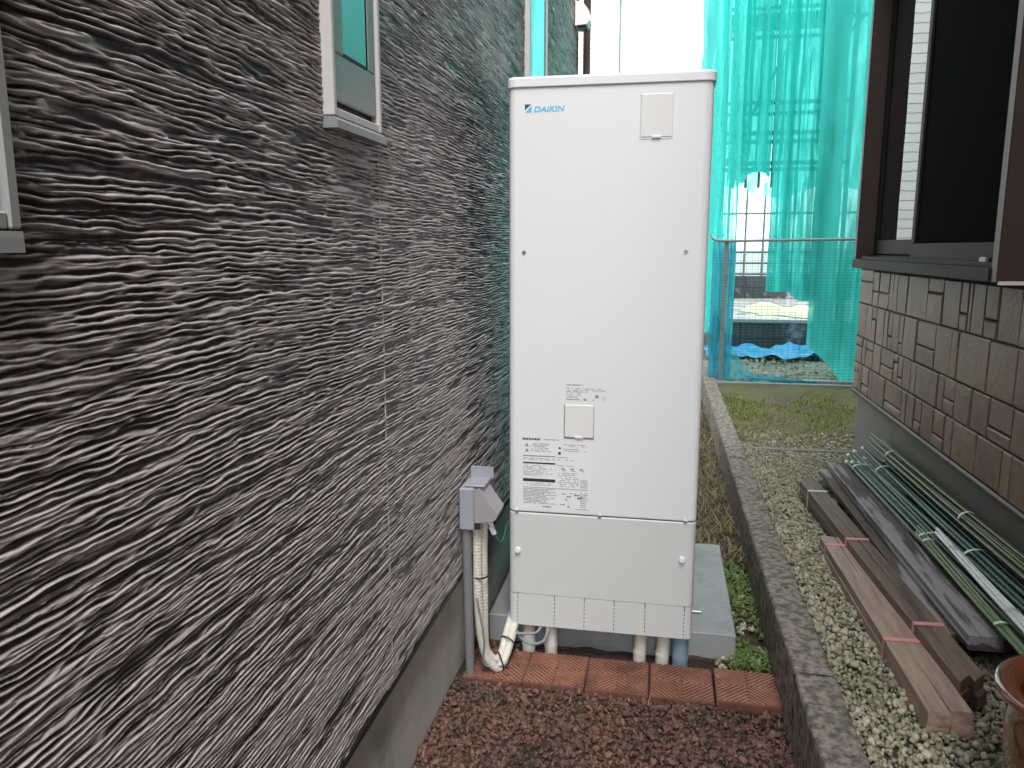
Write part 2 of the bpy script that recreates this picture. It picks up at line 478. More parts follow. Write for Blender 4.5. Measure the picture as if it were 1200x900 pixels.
def ridge_height(Y, Z):
    def prof(p, k=0.25, e=1.6):
        f = p - np.floor(p)
        up = np.clip(f / k, 0, 1); dn = np.clip((1 - f) / (1 - k), 0, 1)
        q = np.minimum(up, dn ** e)
        return q * q * (3 - 2 * q)
    # slow common drift plus short irregular kinks
    zw = Z + 0.020 * (vnoise(Y * 1.7, Z * 4.0, 1) - .5) + 0.008 * (vnoise(Y * 5.0, Z * 26, 2) - .5) + 0.0058 * (vnoise(Y * 21, Z * 75, 3) - .5) + 0.0022 * (vnoise(Y * 60, Z * 120, 14) - .5)
    zw2 = Z + 0.024 * (vnoise(Y * 2.1, Z * 5.0, 5) - .5) + 0.008 * (vnoise(Y * 6.0, Z * 28, 6) - .5) + 0.0058 * (vnoise(Y * 24, Z * 75, 9) - .5) + 0.0022 * (vnoise(Y * 66, Z * 120, 15) - .5)
    a1 = np.clip(0.08 + 1.6 * vnoise(Y * 7.5, zw * 88, 7), 0.0, 1.0)
    a2 = np.clip(-0.30 + 1.9 * vnoise(Y * 7.0, zw2 * 84, 8), 0.0, 1.0)
    def ridge(p):
        f = p - np.floor(p)
        q = np.minimum(np.clip(f / 0.20, 0, 1), np.clip((0.80 - f) / 0.48, 0, 1))
        return q * q * (3 - 2 * q)
    h = np.maximum(ridge(zw / 0.0083) * a1, ridge(zw2 / 0.0101 + .37) * a2)
    # long drawn streaks that start and stop
    n = vnoise(Y * 8.5, zw * 140, 12)
    h = np.maximum(h, 0.9 * np.clip(1 - np.abs(n - .62) / .16, 0, 1) ** 1.2)
    fine = 0.16 * (vnoise(Y * 70, Z * 190, 10) - .5) + 0.20 * (vnoise(Y * 24, Z * 90, 11) - .5)
    return 0.0066 * (h + fine)

def siding_panel(y0, y1, z0, z1, geo, zs):
    if geo:
        n = int(math.log((y1) / (y0)) / 0.0075) + 2
        ys = np.exp(np.linspace(math.log(y0), math.log(y1), n))
    else:
        ys = np.linspace(y0, y1, max(2, int((y1 - y0) / 0.05)))
    zz = np.linspace(z0, z1, int((z1 - z0) / zs) + 1)
    Y, Z = np.meshgrid(ys, zz, indexing='ij')
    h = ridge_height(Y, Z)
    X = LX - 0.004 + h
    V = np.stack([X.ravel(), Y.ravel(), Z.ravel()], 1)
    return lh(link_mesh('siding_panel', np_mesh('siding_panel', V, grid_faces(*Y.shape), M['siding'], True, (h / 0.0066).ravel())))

SZ0, SZ1 = 0.395, 3.05
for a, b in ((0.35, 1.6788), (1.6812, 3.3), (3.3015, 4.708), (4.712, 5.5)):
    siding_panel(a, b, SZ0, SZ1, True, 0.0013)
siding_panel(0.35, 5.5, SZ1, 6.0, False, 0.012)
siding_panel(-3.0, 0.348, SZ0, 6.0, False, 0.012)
lh(box('caulk_line', (LX - 0.012, 1.6786, SZ0), (LX + 0.0016, 1.6814, 6.0), M['caulk']))
lh(box('caulk_line', (LX - 0.012, 4.708, SZ0), (LX - 0.0003, 4.712, 6.0), M['caulk']))
lh(box('wall', (-7.0, -3.0, SZ0 + 0.004), (LX - 0.012, 5.495, 6.0), M['black']))
lh(box('wall_corner_trim', (LX - 0.06, 5.502, SZ0), (LX + 0.008, 5.515, 6.0), M['black']))
lh(box('foundation', (-7.0, -2.98, -0.3), (-0.655, 5.48, 0.40), M['concrete'], None, 0.004))
lh(MB().prism([(LX - 0.04, 0.372), (LX + 0.004, 0.380), (LX + 0.004, 0.394), (LX - 0.04, 0.394)], 'y', -3.0, 5.5).build('drip_flashing', M['black']))
rf = MB()
rf.prism([(-7.4, 5.95), (-0.35, 5.95), (-0.35, 6.1), (-3.9, 7.7), (-7.4, 6.1)], 'y', -3.4, 5.9)
lh(rf.build('roof', M['roof']))
lh(box('gutter', (-0.345, -3.4, 5.96), (-0.25, 5.9, 6.06), M['alu_white'], None, 0.01))

def casement(y0, y1, z0, z1, front, mats, rail_b=0.085, stile=0.05, lip=True):
    """narrow casement on the siding: flange trim, sash, pane, sill"""
    fm, sm_, gm = mats
    t = 0.014
    w = MB()
    w.box((LX - 0.03, y0, z0), (front, y0 + t, z1), 0.002)
    w.box((LX - 0.03, y1 - t, z0), (front, y1, z1), 0.002)
    w.box((LX - 0.03, y0 + t, z1 - t), (front, y1 - t, z1), 0.002)
    w.box((LX - 0.03, y0 + t, z0), (front - 0.002, y1 - t, z0 + 0.016), 0.002)
    wo = lh(w.build('window', fm))
    def sub(o): o.parent = wo; return o
    a, b, c, e = y0 + t + 0.004, y1 - t - 0.004, z0 + 0.030, z1 - t - 0.004
    x0, x1 = LX + 0.005, front - 0.006
    s = MB()
    s.box((x0, a, c), (x1, b, c + rail_b), 0.003)
    s.box((x0, a, e - 0.05), (x1, b, e), 0.003)
    s.box((x0, a, c + rail_b), (x1, a + stile, e - 0.05), 0.003)
    s.box((x0, b - stile * 0.75, c + rail_b), (x1, b, e - 0.05), 0.003)
    sub(s.build('sash', sm_))
    g = MB()
    g.box((x0 + 0.002, a + stile, c + rail_b), (x0 + 0.010, b - stile * 0.75, e - 0.05))
    sub(g.build('pane', gm))
    k = MB()
    k.box((x0 + 0.010, b - stile * 0.75 - 0.008, c + rail_b + 0.001), (x1 - 0.002, b - stile * 0.75 - 0.0005, e - 0.051))
    k.box((x0 + 0.010, a + stile + 0.0005, c + rail_b + 0.0005), (x0 + 0.0115, b - stile * 0.75 - 0.009, c + rail_b + 0.006))
    sub(k.build('gasket', M['black']))
    sub(box('recess', (LX - 0.028, y0 + t, z0 + 0.016), (LX + 0.0045, y1 - t, z1 - t), M['black']))
    sill = MB().prism([(LX - 0.02, z0 - 0.002), (LX - 0.02, z0 - 0.022), (front + 0.006 * lip, z0 - 0.022), (front + 0.006 * lip, z0 - 0.008), (front - 0.0005, z0 - 0.002)], 'y', y0 - 0.002, y1 + 0.004 * lip)
    sub(sill.build('sill', sm_))
    return wo
casement(1.398, 1.648, 1.677, 2.75, -0.597, (M['alu_white'], M['alu_sash'], M['glass']))
casement(3.50, 4.02, 1.68, 2.75, -0.597, (M['alu_white'], M['alu_sash'], M['glass']), stile=0.05)
casement(0.05, 0.652, 1.457, 2.4, -0.594, (M['alu'], M['alu'], M['frost']), rail_b=0.03, stile=0.03, lip=False)
lh(box('drip_mark', (LX - 0.010, 0.612, 1.335), (LX - 0.0008, 0.626, 1.425), M['black']))
# vent hood near the far corner and its dark downpipe
vh = MB().prism([(-0.615, 2.84), (-0.54, 2.845), (-0.52, 2.87), (-0.53, 2.93), (-0.56, 2.97), (-0.615, 2.99)], 'y', 5.32, 5.46)
lh(vh.build('vent_hood', M['white_plastic']))
lh(box('vent_opening', (-0.60, 5.335, 2.83), (-0.545, 5.445, 2.8405), M['black']))
dp = MB().tube([(-0.566, 5.60, 0.1), (-0.566, 5.60, 5.95)], 0.026, 14)
lh(dp.build('downpipe', M['bronze']))
for zz in (1.1, 2.3, 3.6):
    lh(box('pipe_bracket', (-0.64, 5.585, zz), (-0.566, 5.615, zz + 0.03), M['bronze']))

# ================================================================== RIGHT HOUSE (stone cladding)
RX, RY = 1.17, 5.09
RH = thing('stone_clad_house', 'house clad in brown ashlar stones with a brown sliding window', 'house', (RX, RY, 0.19))
RHO = Vector((RX, RY, 0.19))
def rh(o): return under(o, RH, RHO)
TZ = 0.585
WY0, WY1, WZ0, WZ1 = 2.84, 4.86, 1.325, 2.98     # window box
wl = MB()
wl.box((RX + 0.005, -3.0, TZ), (8.0, WY0 + 0.03, 6.0)).box((RX + 0.005, WY1 - 0.03, TZ), (8.0, RY - 0.014, 6.0))
wl.box((RX + 0.005, WY0 + 0.03, TZ), (8.0, WY1 - 0.03, WZ0 + 0.03)).box((RX + 0.005, WY0 + 0.03, WZ1 - 0.03), (8.0, WY1 - 0.03, 6.0))
wl.box((RX + 0.3, WY0 + 0.03, WZ0 + 0.03), (8.0, WY1 - 0.03, WZ1 - 0.03))
rh(wl.build('wall', M['joint']))
rh(box('foundation', (RX + 0.02, -2.98, -0.3), (7.98, RY - 0.02, TZ - 0.001), M['foundR'], None, 0.006))
tr = MB().prism([(RX - 0.012, TZ - 0.022), (RX + 0.03, TZ - 0.022), (RX + 0.03, TZ + 0.004), (RX - 0.004, TZ + 0.004), (RX - 0.012, TZ - 0.004)], 'y', -3.0, RY + 0.006)
rh(tr.build('drip_trim', M['bronze']))
rfr = MB().prism([(0.85, 5.98), (8.4, 5.98), (8.4, 6.1), (4.6, 7.6), (0.85, 6.1)], 'y', -3.4, RY + 0.4)
rh(rfr.build('roof', M['roof']))

def stone_mesh(w, h, seed):
    """stone face in local coords: X out is -x; y width; z height; chamfered, slightly uneven"""
    r = random.Random(seed)
    c = min(0.006, w * .2, h * .2)
    t = 0.006 + r.uniform(0, 0.005)
    j = lambda: r.uniform(-0.0016, 0.0016)
    o0 = [(0.014, 0, 0), (0.014, w, 0), (0.014, w, h), (0.014, 0, h)]
    o1 = [(-t + 0.005 + j(), 0 + abs(j()), 0 + abs(j())), (-t + 0.005 + j(), w - abs(j()), abs(j())), (-t + 0.005 + j(), w - abs(j()), h - abs(j())), (-t + 0.005 + j(), abs(j()), h - abs(j()))]
    o2 = [(-t + j(), c, c), (-t + j(), w - c, c), (-t + j(), w - c, h - c), (-t + j(), c, h - c)]
    ctr = (-t - r.uniform(-0.001, 0.003), w * r.uniform(.35, .65), h * r.uniform(.35, .65))
    V = o0 + o1 + o2 + [ctr]
    F = []
    for k in range(4):
        n = (k + 1) % 4
        F.append((k, k + 4, n + 4, n)); F.append((k + 4, k + 8, n + 8, n + 4)); F.append((k + 8, 12, n + 8))
    return MB().add(V, F).mesh('cladding_stone', M['stone'])

r5 = random.Random(11)
cells = []
z = TZ + 0.006
rows = [0.165, 0.155, 0.2, 0.2, 0.16, 0.2, 0.17, 0.2, 0.16, 0.2, 0.18, 0.2, 0.17]
for ri, rhh in enumerate(rows):
    y = RY - 0.004
    while y > 1.55:
        w = r5.choice([0.08, 0.13, 0.17, 0.2, 0.24, 0.3, 0.26])
        w = min(w, y - 1.5)
        y0 = y - w
        k = r5.random()
        if w < 0.05: pass
        elif w < 0.12:
            if k < .7: cells.append((y0, y, z, z + rhh))
            else:
                s = rhh * r5.choice([.28, .7]); cells.append((y0, y, z, z + s)); cells.append((y0, y, z + s, z + rhh))
        else:
            if k < .6: cells.append((y0, y, z, z + rhh))
            elif k < .85:
                s = rhh * r5.choice([.32, .42, .66]); cells.append((y0, y, z, z + s)); cells.append((y0, y, z + s, z + rhh))
            else:
                s = w * r5.choice([.33, .4, .6]); q = rhh * r5.choice([.35, .65])
                cells.append((y0, y0 + s, z, z + rhh)); cells.append((y0 + s, y, z, z + q)); cells.append((y0 + s, y, z + q, z + rhh))
        y = y0
    z += rhh
ns = 0
g = 0.0026
for i, (y0, y1, z0, z1) in enumerate(cells):
    if y1 > WY0 + .02 and y0 < WY1 - .02 and z1 > WZ0 + .02 and z0 < WZ1 - .02:
        # clip below the window
        if z0 < WZ0 - 0.03: z1 = min(z1, WZ0 + .005)
        else: continue
    if ns >= 296 or y1 - y0 < .03: continue
    me = stone_mesh(y1 - y0 - 2 * g, z1 - z0 - 2 * g, i)
    o = link_mesh('cladding_stone', me, RH)
    o.location = Vector((RX, y0 + g, z0 + g)) - RHO
    ns += 1
upper = MB()
upper.box((RX - 0.004, -3.0, TZ + 0.006), (RX + 0.013, 1.545, 6.0)).box((RX - 0.004, 1.55, 2.985), (RX + 0.013, RY - 0.014, 6.0))
rh(upper.build('wall_upper', M['stone']))
# corner return stones facing away
rh(box('corner_return', (RX - 0.004, RY - 0.003, TZ + 0.005), (8.0, RY + 0.008, 6.0), M['stone']))

# sliding window box
FX = 1.065            # front of the frame
wf = MB()
wf.box((FX, WY1 - 0.045, WZ0 + 0.05), (RX + 0.14, WY1, WZ1), 0.003)          # far jamb
wf.box((FX, WY0, WZ0 + 0.0), (RX + 0.14, WY0 + 0.05, WZ1), 0.003)             # near jamb
wf.box((FX, WY0 + 0.05, WZ1 - 0.05), (RX + 0.14, WY1 - 0.045, WZ1), 0.003)
win = rh(wf.build('window', M['bronze']))
def ws(o): o.parent = win; return o
sl = MB()
sl.box((FX - 0.006, WY0 + 0.052, WZ0), (RX + 0.13, WY1 + 0.002, WZ0 + 0.048), 0.003)
ws(sl.build('sill', M['sash_grey']))
tk = MB()
tk.box((FX + 0.022, WY0 + 0.055, WZ0 + 0.049), (FX + 0.027, WY1 - 0.05, WZ0 + 0.066))
tk.box((FX + 0.075, WY0 + 0.055, WZ0 + 0.049), (FX + 0.080, WY1 - 0.05, WZ0 + 0.072))
tk.box((FX + 0.125, WY0 + 0.055, WZ0 + 0.049), (FX + 0.130, WY1 - 0.05, WZ0 + 0.078))
ws(tk.build('track', M['sash_grey']))
YM = 3.93            # meeting line
def sash(y0, y1, x, depth, rail, sl_, sr, zb, name):
    s = MB()
    zt = WZ1 - 0.055
    s.box((x, y0, zb), (x + depth, y1, zb + rail), 0.003)
    s.box((x, y0, zt - 0.05), (x + depth, y1, zt), 0.003)
    s.box((x, y0, zb + rail), (x + depth, y0 + sl_, zt - 0.05), 0.003)
    s.box((x, y1 - sr, zb + rail), (x + depth, y1, zt - 0.05), 0.003)
    ws(s.build(name, M['sash_grey']))
    return (y0 + sl_, y1 - sr, zb + rail, zt - 0.05)
a = sash(YM - 0.06, WY1 - 0.05, FX + 0.092, 0.028, 0.075, 0.05, 0.035, WZ0 + 0.079, 'sash')
ws(box('pane', (FX + 0.104, a[0], a[2]), (FX + 0.11, a[1], a[3]), M['glass_dark']))
a = sash(WY0 + 0.06, YM + 0.03, FX + 0.045, 0.024, 0.075, 0.045, 0.045, WZ0 + 0.058, 'screen_frame')
ws(box('insect_screen', (FX + 0.055, a[0], a[2]), (FX + 0.058, a[1], a[3]), M['screen']))
a = sash(WY0 + 0.052, YM + 0.05, FX + 0.135, 0.028, 0.08, 0.05, 0.05, WZ0 + 0.079, 'sash')
ws(box('pane', (FX + 0.147, a[0], a[2]), (FX + 0.153, a[1], a[3]), M['glass_dark']))
ws(box('latch', (FX + 0.030, 3.03, WZ0 + 0.052), (FX + 0.044, 3.09, WZ0 + 0.082), M['alu_white'], None, 0.003))
ws(box('recess', (RX + 0.145, WY0 + 0.04, WZ0 + 0.04), (RX + 0.29, WY1 - 0.04, WZ1 - 0.04), M['black']))
ws(box('end_piece', (FX + 0.004, WY0 - 0.012, WZ0 - 0.006), (RX + 0.0, WY0 - 0.001, WZ0 + 0.006), M['hatch']))

# ================================================================== WHITE HOUSE behind (left, overexposed)
WH = thing('white_house', 'white clapboard house far behind the water heater', 'house', (-3.0, 14.0, 0))
WHO = Vector((-3.0, 14.0, 0))
def wh(o): return under(o, WH, WHO)
wh(box('wall', (-9.0, 14.02, 0), (-1.02, 20.0, 9.4), M['white_wall']))
cb = MB().prism([(14.008, 0.0), (14.02, 0.0), (14.02, 0.15), (14.0165, 0.15)], 'x', -9.0, -1.02).mesh('clapboard', M['white_wall'])
for k in range(61):
    o = link_mesh('clapboard', cb, WH); o.location = Vector((0, 0, 0.1 + k * 0.15)) - WHO
wh(box('corner_trim', (-1.06, 13.99, 0), (-1.005, 14.005, 9.4), M['white_wall']))
wh(MB().prism([(-9.4, 9.4), (-0.75, 9.4), (-0.75, 9.5), (-5, 11.4), (-9.4, 9.5)], 'y', 13.6, 20.4).build('roof', M['roof']))
SLM = thing('street_lamp', 'thin grey street lamp post rising above the water heater', 'street lamp', (-0.86, 14.0, 0))
o = MB().tube([(0, 0, 0), (0, 0, 5.62)], 0.017, 8).build('lamp_post', M['scaffold']); o.parent = SLM
o = MB().lathe([(0.0, 0.0), (0.09, 0.015), (0.12, 0.08), (0.09, 0.16), (0.0, 0.18)], (0.05, 0, 5.5), 16).build('lamp_head', M['alu']); o.parent = SLM

# ================================================================== KERB WALL
KB = thing('kerb_wall', 'low weathered concrete kerb wall between red gravel and pebbles', 'wall', (0.46, 4.0, 0))
def kerb_block(y0, y1, seed):
    ny, nx, nz = 60, 12, 14
    r = np.random.RandomState(seed)
    # profile loop around X/Z (open bottom), extruded along Y
    prof = [(0.0, -0.08 + 0.315 * k / (nz - 1)) for k in range(nz)] + [(0.11 * k / nx, 0.235) for k in range(1, nx)] + [(0.11, 0.235 - 0.1 * k / 5) for k in range(0, 6)]
    pr = np.array(prof); ys = np.linspace(y0 + 0.0008, y1 - 0.0008, ny)
    V = []
    for i, yy in enumerate(ys):
        sh = -0.004 * (yy - 2.2)
        for (px, pz) in prof:
            V.append((px, yy, pz, sh))
    V = np.array(V)
    n1 = vnoise(V[:, 1] * 14 + V[:, 0] * 30, V[:, 2] * 14 + V[:, 0] * 9, seed) - .5
    n2 = vnoise(V[:, 1] * 60 + V[:, 0] * 70, V[:, 2] * 60 + V[:, 0] * 40, seed + 1) - .5
    X = 0.405 + V[:, 0] + V[:, 3]; Z = V[:, 2].copy()
    top = V[:, 2] > 0.234
    left = V[:, 0] < 0.001
    right = (V[:, 0] > 0.109)
    Z += np.where(top, 0.004 * n1 + 0.003 * n2, 0)
    edge = (np.abs(V[:, 0]) < .001) & top | (right & top)
    Z -= np.where(edge, 0.003 + 0.009 * np.clip(n2 + .1, 0, 1), 0)
    X += np.where(left, 0.003 * n1 + 0.003 * n2, 0) + np.where(right, -0.003 * n1 - 0.004 * n2, 0)
    endc = (np.arange(len(V)) // len(prof))
    inset = np.where((endc == 0) | (endc == ny - 1), 0.0015, 0)
    Z -= inset * top
    P = np.stack([X - 0.46, V[:, 1] - 4.0, Z], 1)
    F = grid_faces(ny, len(prof))
    me = np_mesh('kerb_block', P, F, M['curb'], True)
    return link_mesh('kerb_block', me, KB)
yy = 1.0
k = 0
while yy < 8.0:
    kerb_block(yy, yy + 0.6, 40 + k); yy += 0.6; k += 1

# ================================================================== WATER HEATER
HX0, HX1, HY0, HY1 = -0.504, 0.130, 2.55, 3.27
HZ0, HZ1 = 0.126, 1.968
SEAM = 0.542
WHT = thing('water_heater', 'tall white hot water tank unit standing on a concrete pad', 'water heater', (-0.187, 2.9, 0))
WO = Vector((-0.187, 2.9, 0))
def wt(o): return under(o, WHT, WO)
def rrect(x0, x1, y0, y1, r, n=6):
    pts = []
    for cx, cy, a0 in ((x1 - r, y1 - r, 0), (x0 + r, y1 - r, 90), (x0 + r, y0 + r, 180), (x1 - r, y0 + r, 270)):
        for k in range(n + 1):
            a = R(a0 + 90 * k / n)
            pts.append((cx + r * math.cos(a), cy + r * math.sin(a)))
    return pts
def shell(x0, x1, y0, y1, r, zs_ins):
    """stacked rounded rectangles: list of (z, inset)"""
    vs_, fs = [], []
    n = None
    for z_, ins in zs_ins:
        p = rrect(x0 + ins, x1 - ins, y0 + ins, y1 - ins, max(0.002, r - ins))
        n = len(p); vs_ += [(a, b, z_) for a, b in p]
    m_ = MB()
    for i in range(len(zs_ins) - 1):
        for k in range(n):
            q = vs_[i * n: i * n + n], vs_[(i + 1) * n:(i + 1) * n + n]
        ring = q[0] + q[1]
        corner = [(k, k + 1, k + 1 + n, k + n) for k in range(n - 1) if (k + 1) % (n // 4)]
        m_.add(ring, corner, True)
        m_.add(ring, [(k, (k + 1) % n, (k + 1) % n + n, k + n) for k in range(n) if (k + 1) % (n // 4) == 0], False)
    m_.add(vs_[:n], [list(range(n))[::-1]]); m_.add(vs_[-n:], [list(range(n))])
    return m_
wt(shell(HX0, HX1, HY0, HY1, 0.024, [(SEAM + 0.0025, 0.003), (SEAM + 0.005, 0.0005), (SEAM + 0.009, 0.0), (HZ1 - 0.040, 0.0), (HZ1 - 0.034, 0.002)]).build('body', M['heater']))
wt(shell(HX0 + 0.008, HX1 - 0.008, HY0 + 0.008, HY1 - 0.008, 0.02, [(SEAM - 0.02, 0), (SEAM + 0.02, 0)]).build('seam_backing', M['gap']))
wt(shell(HX0 - 0.006, HX1 + 0.006, HY0 - 0.006, HY1 + 0.006, 0.03, [(HZ1 - 0.0335, 0.003), (HZ1 - 0.031, 0.0), (HZ1 - 0.008, 0.0), (HZ1 - 0.002, 0.004), (HZ1, 0.012)]).build('top_cap', M['heater']))
KZ = 0.243           # top of the knock-out strip
wt(shell(HX0, HX1, HY0 + 0.001, HY1, 0.024, [(KZ + 0.001, 0.001), (KZ + 0.002, 0.0), (SEAM - 0.005, 0.0), (SEAM - 0.0015, 0.002)]).build('lower_cover', M['heater_shaded']))
wt(shell(HX0 + 0.004, HX1 - 0.004, HY0 + 0.006, HY1, 0.022, [(HZ0 + 0.002, 0), (KZ + 0.02, 0)]).build('base_frame', M['gap']))
# knock-out panels with perforated joints
xs = [HX0, -0.471, -0.341, -0.237, -0.134, -0.029, 0.102, HX1]
for i in range(7):
    a, b = xs[i] + 0.0013, xs[i + 1] - 0.0013
    m_ = MB()
    if i == 0:
        m_ = MB(); p = [(b, HY0 + 0.001), (b, HY0 + 0.012), (HX0 + 0.009, HY0 + 0.03), (HX0 + 0.0005, HY0 + 0.03), (HX0 + 0.0005, HY0 + 0.018), (HX0 + 0.007, HY0 + 0.006), (HX0 + 0.018, HY0 + 0.001)]
        m_.prism(p, 'z', HZ0, KZ - 0.001)
    elif i == 6:
        p = [(a, HY0 + 0.001), (HX1 - 0.018, HY0 + 0.001), (HX1 - 0.007, HY0 + 0.006), (HX1 - 0.0005, HY0 + 0.018), (HX1 - 0.0005, HY0 + 0.03), (HX1 - 0.009, HY0 + 0.03), (a, HY0 + 0.012)]
        m_.prism(p, 'z', HZ0, KZ - 0.001)
    else:
        m_.box((a, HY0 + 0.001, HZ0), (b, HY0 + 0.012, KZ - 0.001))
    wt(m_.build('knockout_panel', M['heater_shaded']))
web = MB()
for i in range(1, 7):
    zz = HZ0 + 0.004
    while zz < KZ - 0.012:
        web.box((xs[i] - 0.0013, HY0 + 0.0014, zz), (xs[i] + 0.0013, HY0 + 0.008, zz + 0.005)); zz += 0.0145
xx = HX0 + 0.03
while xx < HX1 - 0.03:
    if min(abs(xx + 0.003 - q) for q in xs) > 0.006:
        web.box((xx, HY0 + 0.0014, KZ - 0.001), (xx + 0.0062, HY0 + 0.008, KZ + 0.001))
    xx += 0.0125
tag(wt(web.build('perforation_web', M['heater_shaded'])), kind='stuff')
def hatch(x0, x1, z0, z1, seed):
    m_ = MB()
    m_.box((x0, HY0 - 0.004, z0), (x1, HY0 - 0.0002, z1), 0.0015)
    o = wt(m_.build('hatch_cover', M['hatch']))
    c = (x0 + x1) / 2
    t = MB().box((c - 0.014, HY0 - 0.0065, z0 - 0.004), (c + 0.014, HY0 - 0.001, z0 + 0.005), 0.0015).build('tab', M['hatch'])
    t.parent = o
    e = MB()
    e.box((x0 - 0.003, HY0 - 0.0012, z0 - 0.003), (x0 - 0.0003, HY0 + 0.001, z1 + 0.002)).box((x1 + 0.0003, HY0 - 0.0012, z0 - 0.003), (x1 + 0.0022, HY0 + 0.001, z1 + 0.002))
    e.box((x0 - 0.003, HY0 - 0.0014, z0 - 0.0055), (c - 0.0145, HY0 + 0.001, z0 - 0.0003)).box((c + 0.0145, HY0 - 0.0014, z0 - 0.0055), (x1 + 0.002, HY0 + 0.001, z0 - 0.0003))
    q = e.build('rim', M['screw']); q.parent = o
hatch(-0.087, 0.009, 1.775, 1.902, 1)
hatch(-0.312, -0.216, 0.815, 0.925, 2)
def screw(x, z_, r, m_, h=0.004):
    s = MB()
    k = 14
    vs_ = [(x + r * math.cos(2 * math.pi * i / k), HY0 + 0.0005, z_ + r * math.sin(2 * math.pi * i / k)) for i in range(k)]
    vs_ += [(x + r * .8 * math.cos(2 * math.pi * i / k), HY0 - h, z_ + r * .8 * math.sin(2 * math.pi * i / k)) for i in range(k)]
    s.add(vs_, [(i, (i + 1) % k, (i + 1) % k + k, i + k) for i in range(k)] + [list(range(k, 2 * k))])
    return s
for x, z_ in ((-0.452, 1.424), (0.063, 1.427)):
    o = wt(screw(x, z_, 0.0075, M['screw'], 0.003).build('screw', M['screw']))
    q = screw(x, z_ + 0.0, 0.0035, None, 0.0045).build('socket', M['gap']); q.parent = o
for x, z_ in ((-0.474, SEAM), (-0.189, SEAM), (0.094, SEAM)):
    wt(MB().box((x - 0.006, HY0 - 0.004, z_ - 0.002), (x + 0.006, HY0 + 0.004, z_ + 0.006), 0.001).build('seam_clip', M['screw']))
    wt(MB().box((x - 0.003, HY0 - 0.005, z_ + 0.006), (x + 0.003, HY0 + 0.001, z_ + 0.013), 0.001).build('seam_clip', M['white_plastic']))
for x, z_ in ((-0.470, 0.404), (0.088, 0.411)):
    wt(screw(x, z_, 0.011, None, 0.009).build('knob', M['white_plastic']))
# logo: small triangle device and lettering
lg = MB().prism([(-0.450, 1.884), (-0.430, 1.884), (-0.450, 1.866)], 'y', HY0 - 0.0006, HY0 + 0.001).build('logo_mark', M['logo_dark'])
lo = wt(lg)
q = MB().prism([(-0.449, 1.859), (-0.4285, 1.880), (-0.4285, 1.859)], 'y', HY0 - 0.0006, HY0 + 0.001).build('logo_triangle', M['logo_blue']); q.parent = lo
def text(body, size, x, y, z_, m_, name, shear=0.0, sx=1.0, off=0.0):
    cu = bpy.data.curves.new(name, 'FONT')
    cu.body = body; cu.size = size; cu.shear = shear; cu.extrude = 0.0004; cu.offset = off
    o = bpy.data.objects.new(name, cu)
    C.objects.link(o)
    o.scale = (sx, 1, 1)
    o.rotation_euler = (R(90), 0, 0)
    o.location = (x, y, z_)
    dg = bpy.context.evaluated_depsgraph_get()
    me = bpy.data.meshes.new_from_object(o.evaluated_get(dg))
    mw = o.matrix_basis.copy()
    bpy.data.objects.remove(o)
    me.transform(mw)
    me.materials.clear(); me.materials.append(m_)
    return link_mesh(name, me)
wt(text('DAIKIN', 0.0235, -0.4225, HY0 - 0.0005, 1.8605, M['logo_blue'], 'logo_lettering', 0.22, 1.22, 0.0006))
# printed notices (far too small to read in the photograph: rows of strokes)
rp = random.Random(5)
def strokes(mb, x0, x1, z_, h, dens=0.8, wmin=0.002, wmax=0.006):
    x = x0
    while x < x1:
        w = rp.uniform(wmin, wmax)
        if rp.random() < dens:
            mb.box((x, HY0 - 0.0008, z_ - h / 2), (min(x + w, x1), HY0 - 0.0002, z_ + h / 2))
        x += w + rp.uniform(0.0008, 0.0022)
up_ = MB()
strokes(up_, -0.308, -0.262, 0.992, 0.0045, 0.95)
strokes(up_, -0.258, -0.228, 0.993, 0.002, 0.5)
for zz, e in ((0.980, -0.19), (0.9745, -0.176), (0.969, -0.235), (0.963, -0.25), (0.957, -0.26), (0.951, -0.27)):
    strokes(up_, -0.308, e, zz, 0.0026, 0.75)
strokes(up_, -0.308, -0.262, 0.943, 0.0036, 1.0)
strokes(up_, -0.245, -0.205, 0.943, 0.003, 0.7)
up_.box((-0.212, HY0 - 0.0008, 0.950), (-0.201, HY0 - 0.0002, 0.960))
up_.box((-0.250, HY0 - 0.0008, 0.940), (-0.243, HY0 - 0.0002, 0.947))
for k in range(14):
    a0, a1 = 2 * math.pi * k / 14, 2 * math.pi * (k + 1) / 14
    up_.prism([(-0.183 + rr * math.cos(a), 0.950 + rr * math.sin(a)) for rr, a in ((.006, a0), (.006, a1), (.0048, a1), (.0048, a0))], 'y', HY0 - 0.0008, HY0 - 0.0002)
tag(wt(up_.build('rating_print', M['print2'])), kind='stuff')
st = box('notice_sticker', (-0.458, HY0 - 0.00015, 0.560), (-0.222, HY0 + 0.0005, 0.797), M['sticker'])
wt(st)
b1, b2 = MB(), MB()
strokes(b1, -0.455, -0.395, 0.802, 0.007, 0.98)
strokes(b2, -0.385, -0.33, 0.802, 0.0028, 0.7)
for zz in np.arange(0.787, 0.757, -0.0052): strokes(b2, -0.425, -0.365 + rp.uniform(-.02, .01), zz, 0.0024, 0.75)
for zc in (0.782, 0.764):
    b2.prism([(-0.447, zc - .006), (-0.433, zc - .006), (-0.440, zc + .006)], 'y', HY0 - 0.0008, HY0 - 0.0002)
b2.box((-0.453, HY0 - 0.0008, 0.742), (-0.342, HY0 - 0.0002, 0.7455))
for zz in (0.736, 0.731): strokes(b2, -0.453, -0.345, zz, 0.0022, 0.8)
b1.box((-0.453, HY0 - 0.0008, 0.7165), (-0.342, HY0 - 0.0002, 0.7215))
for zz in np.arange(0.710, 0.672, -0.0056): strokes(b2, -0.452, -0.36 + rp.uniform(-.03, .015), zz, 0.0024, 0.8)
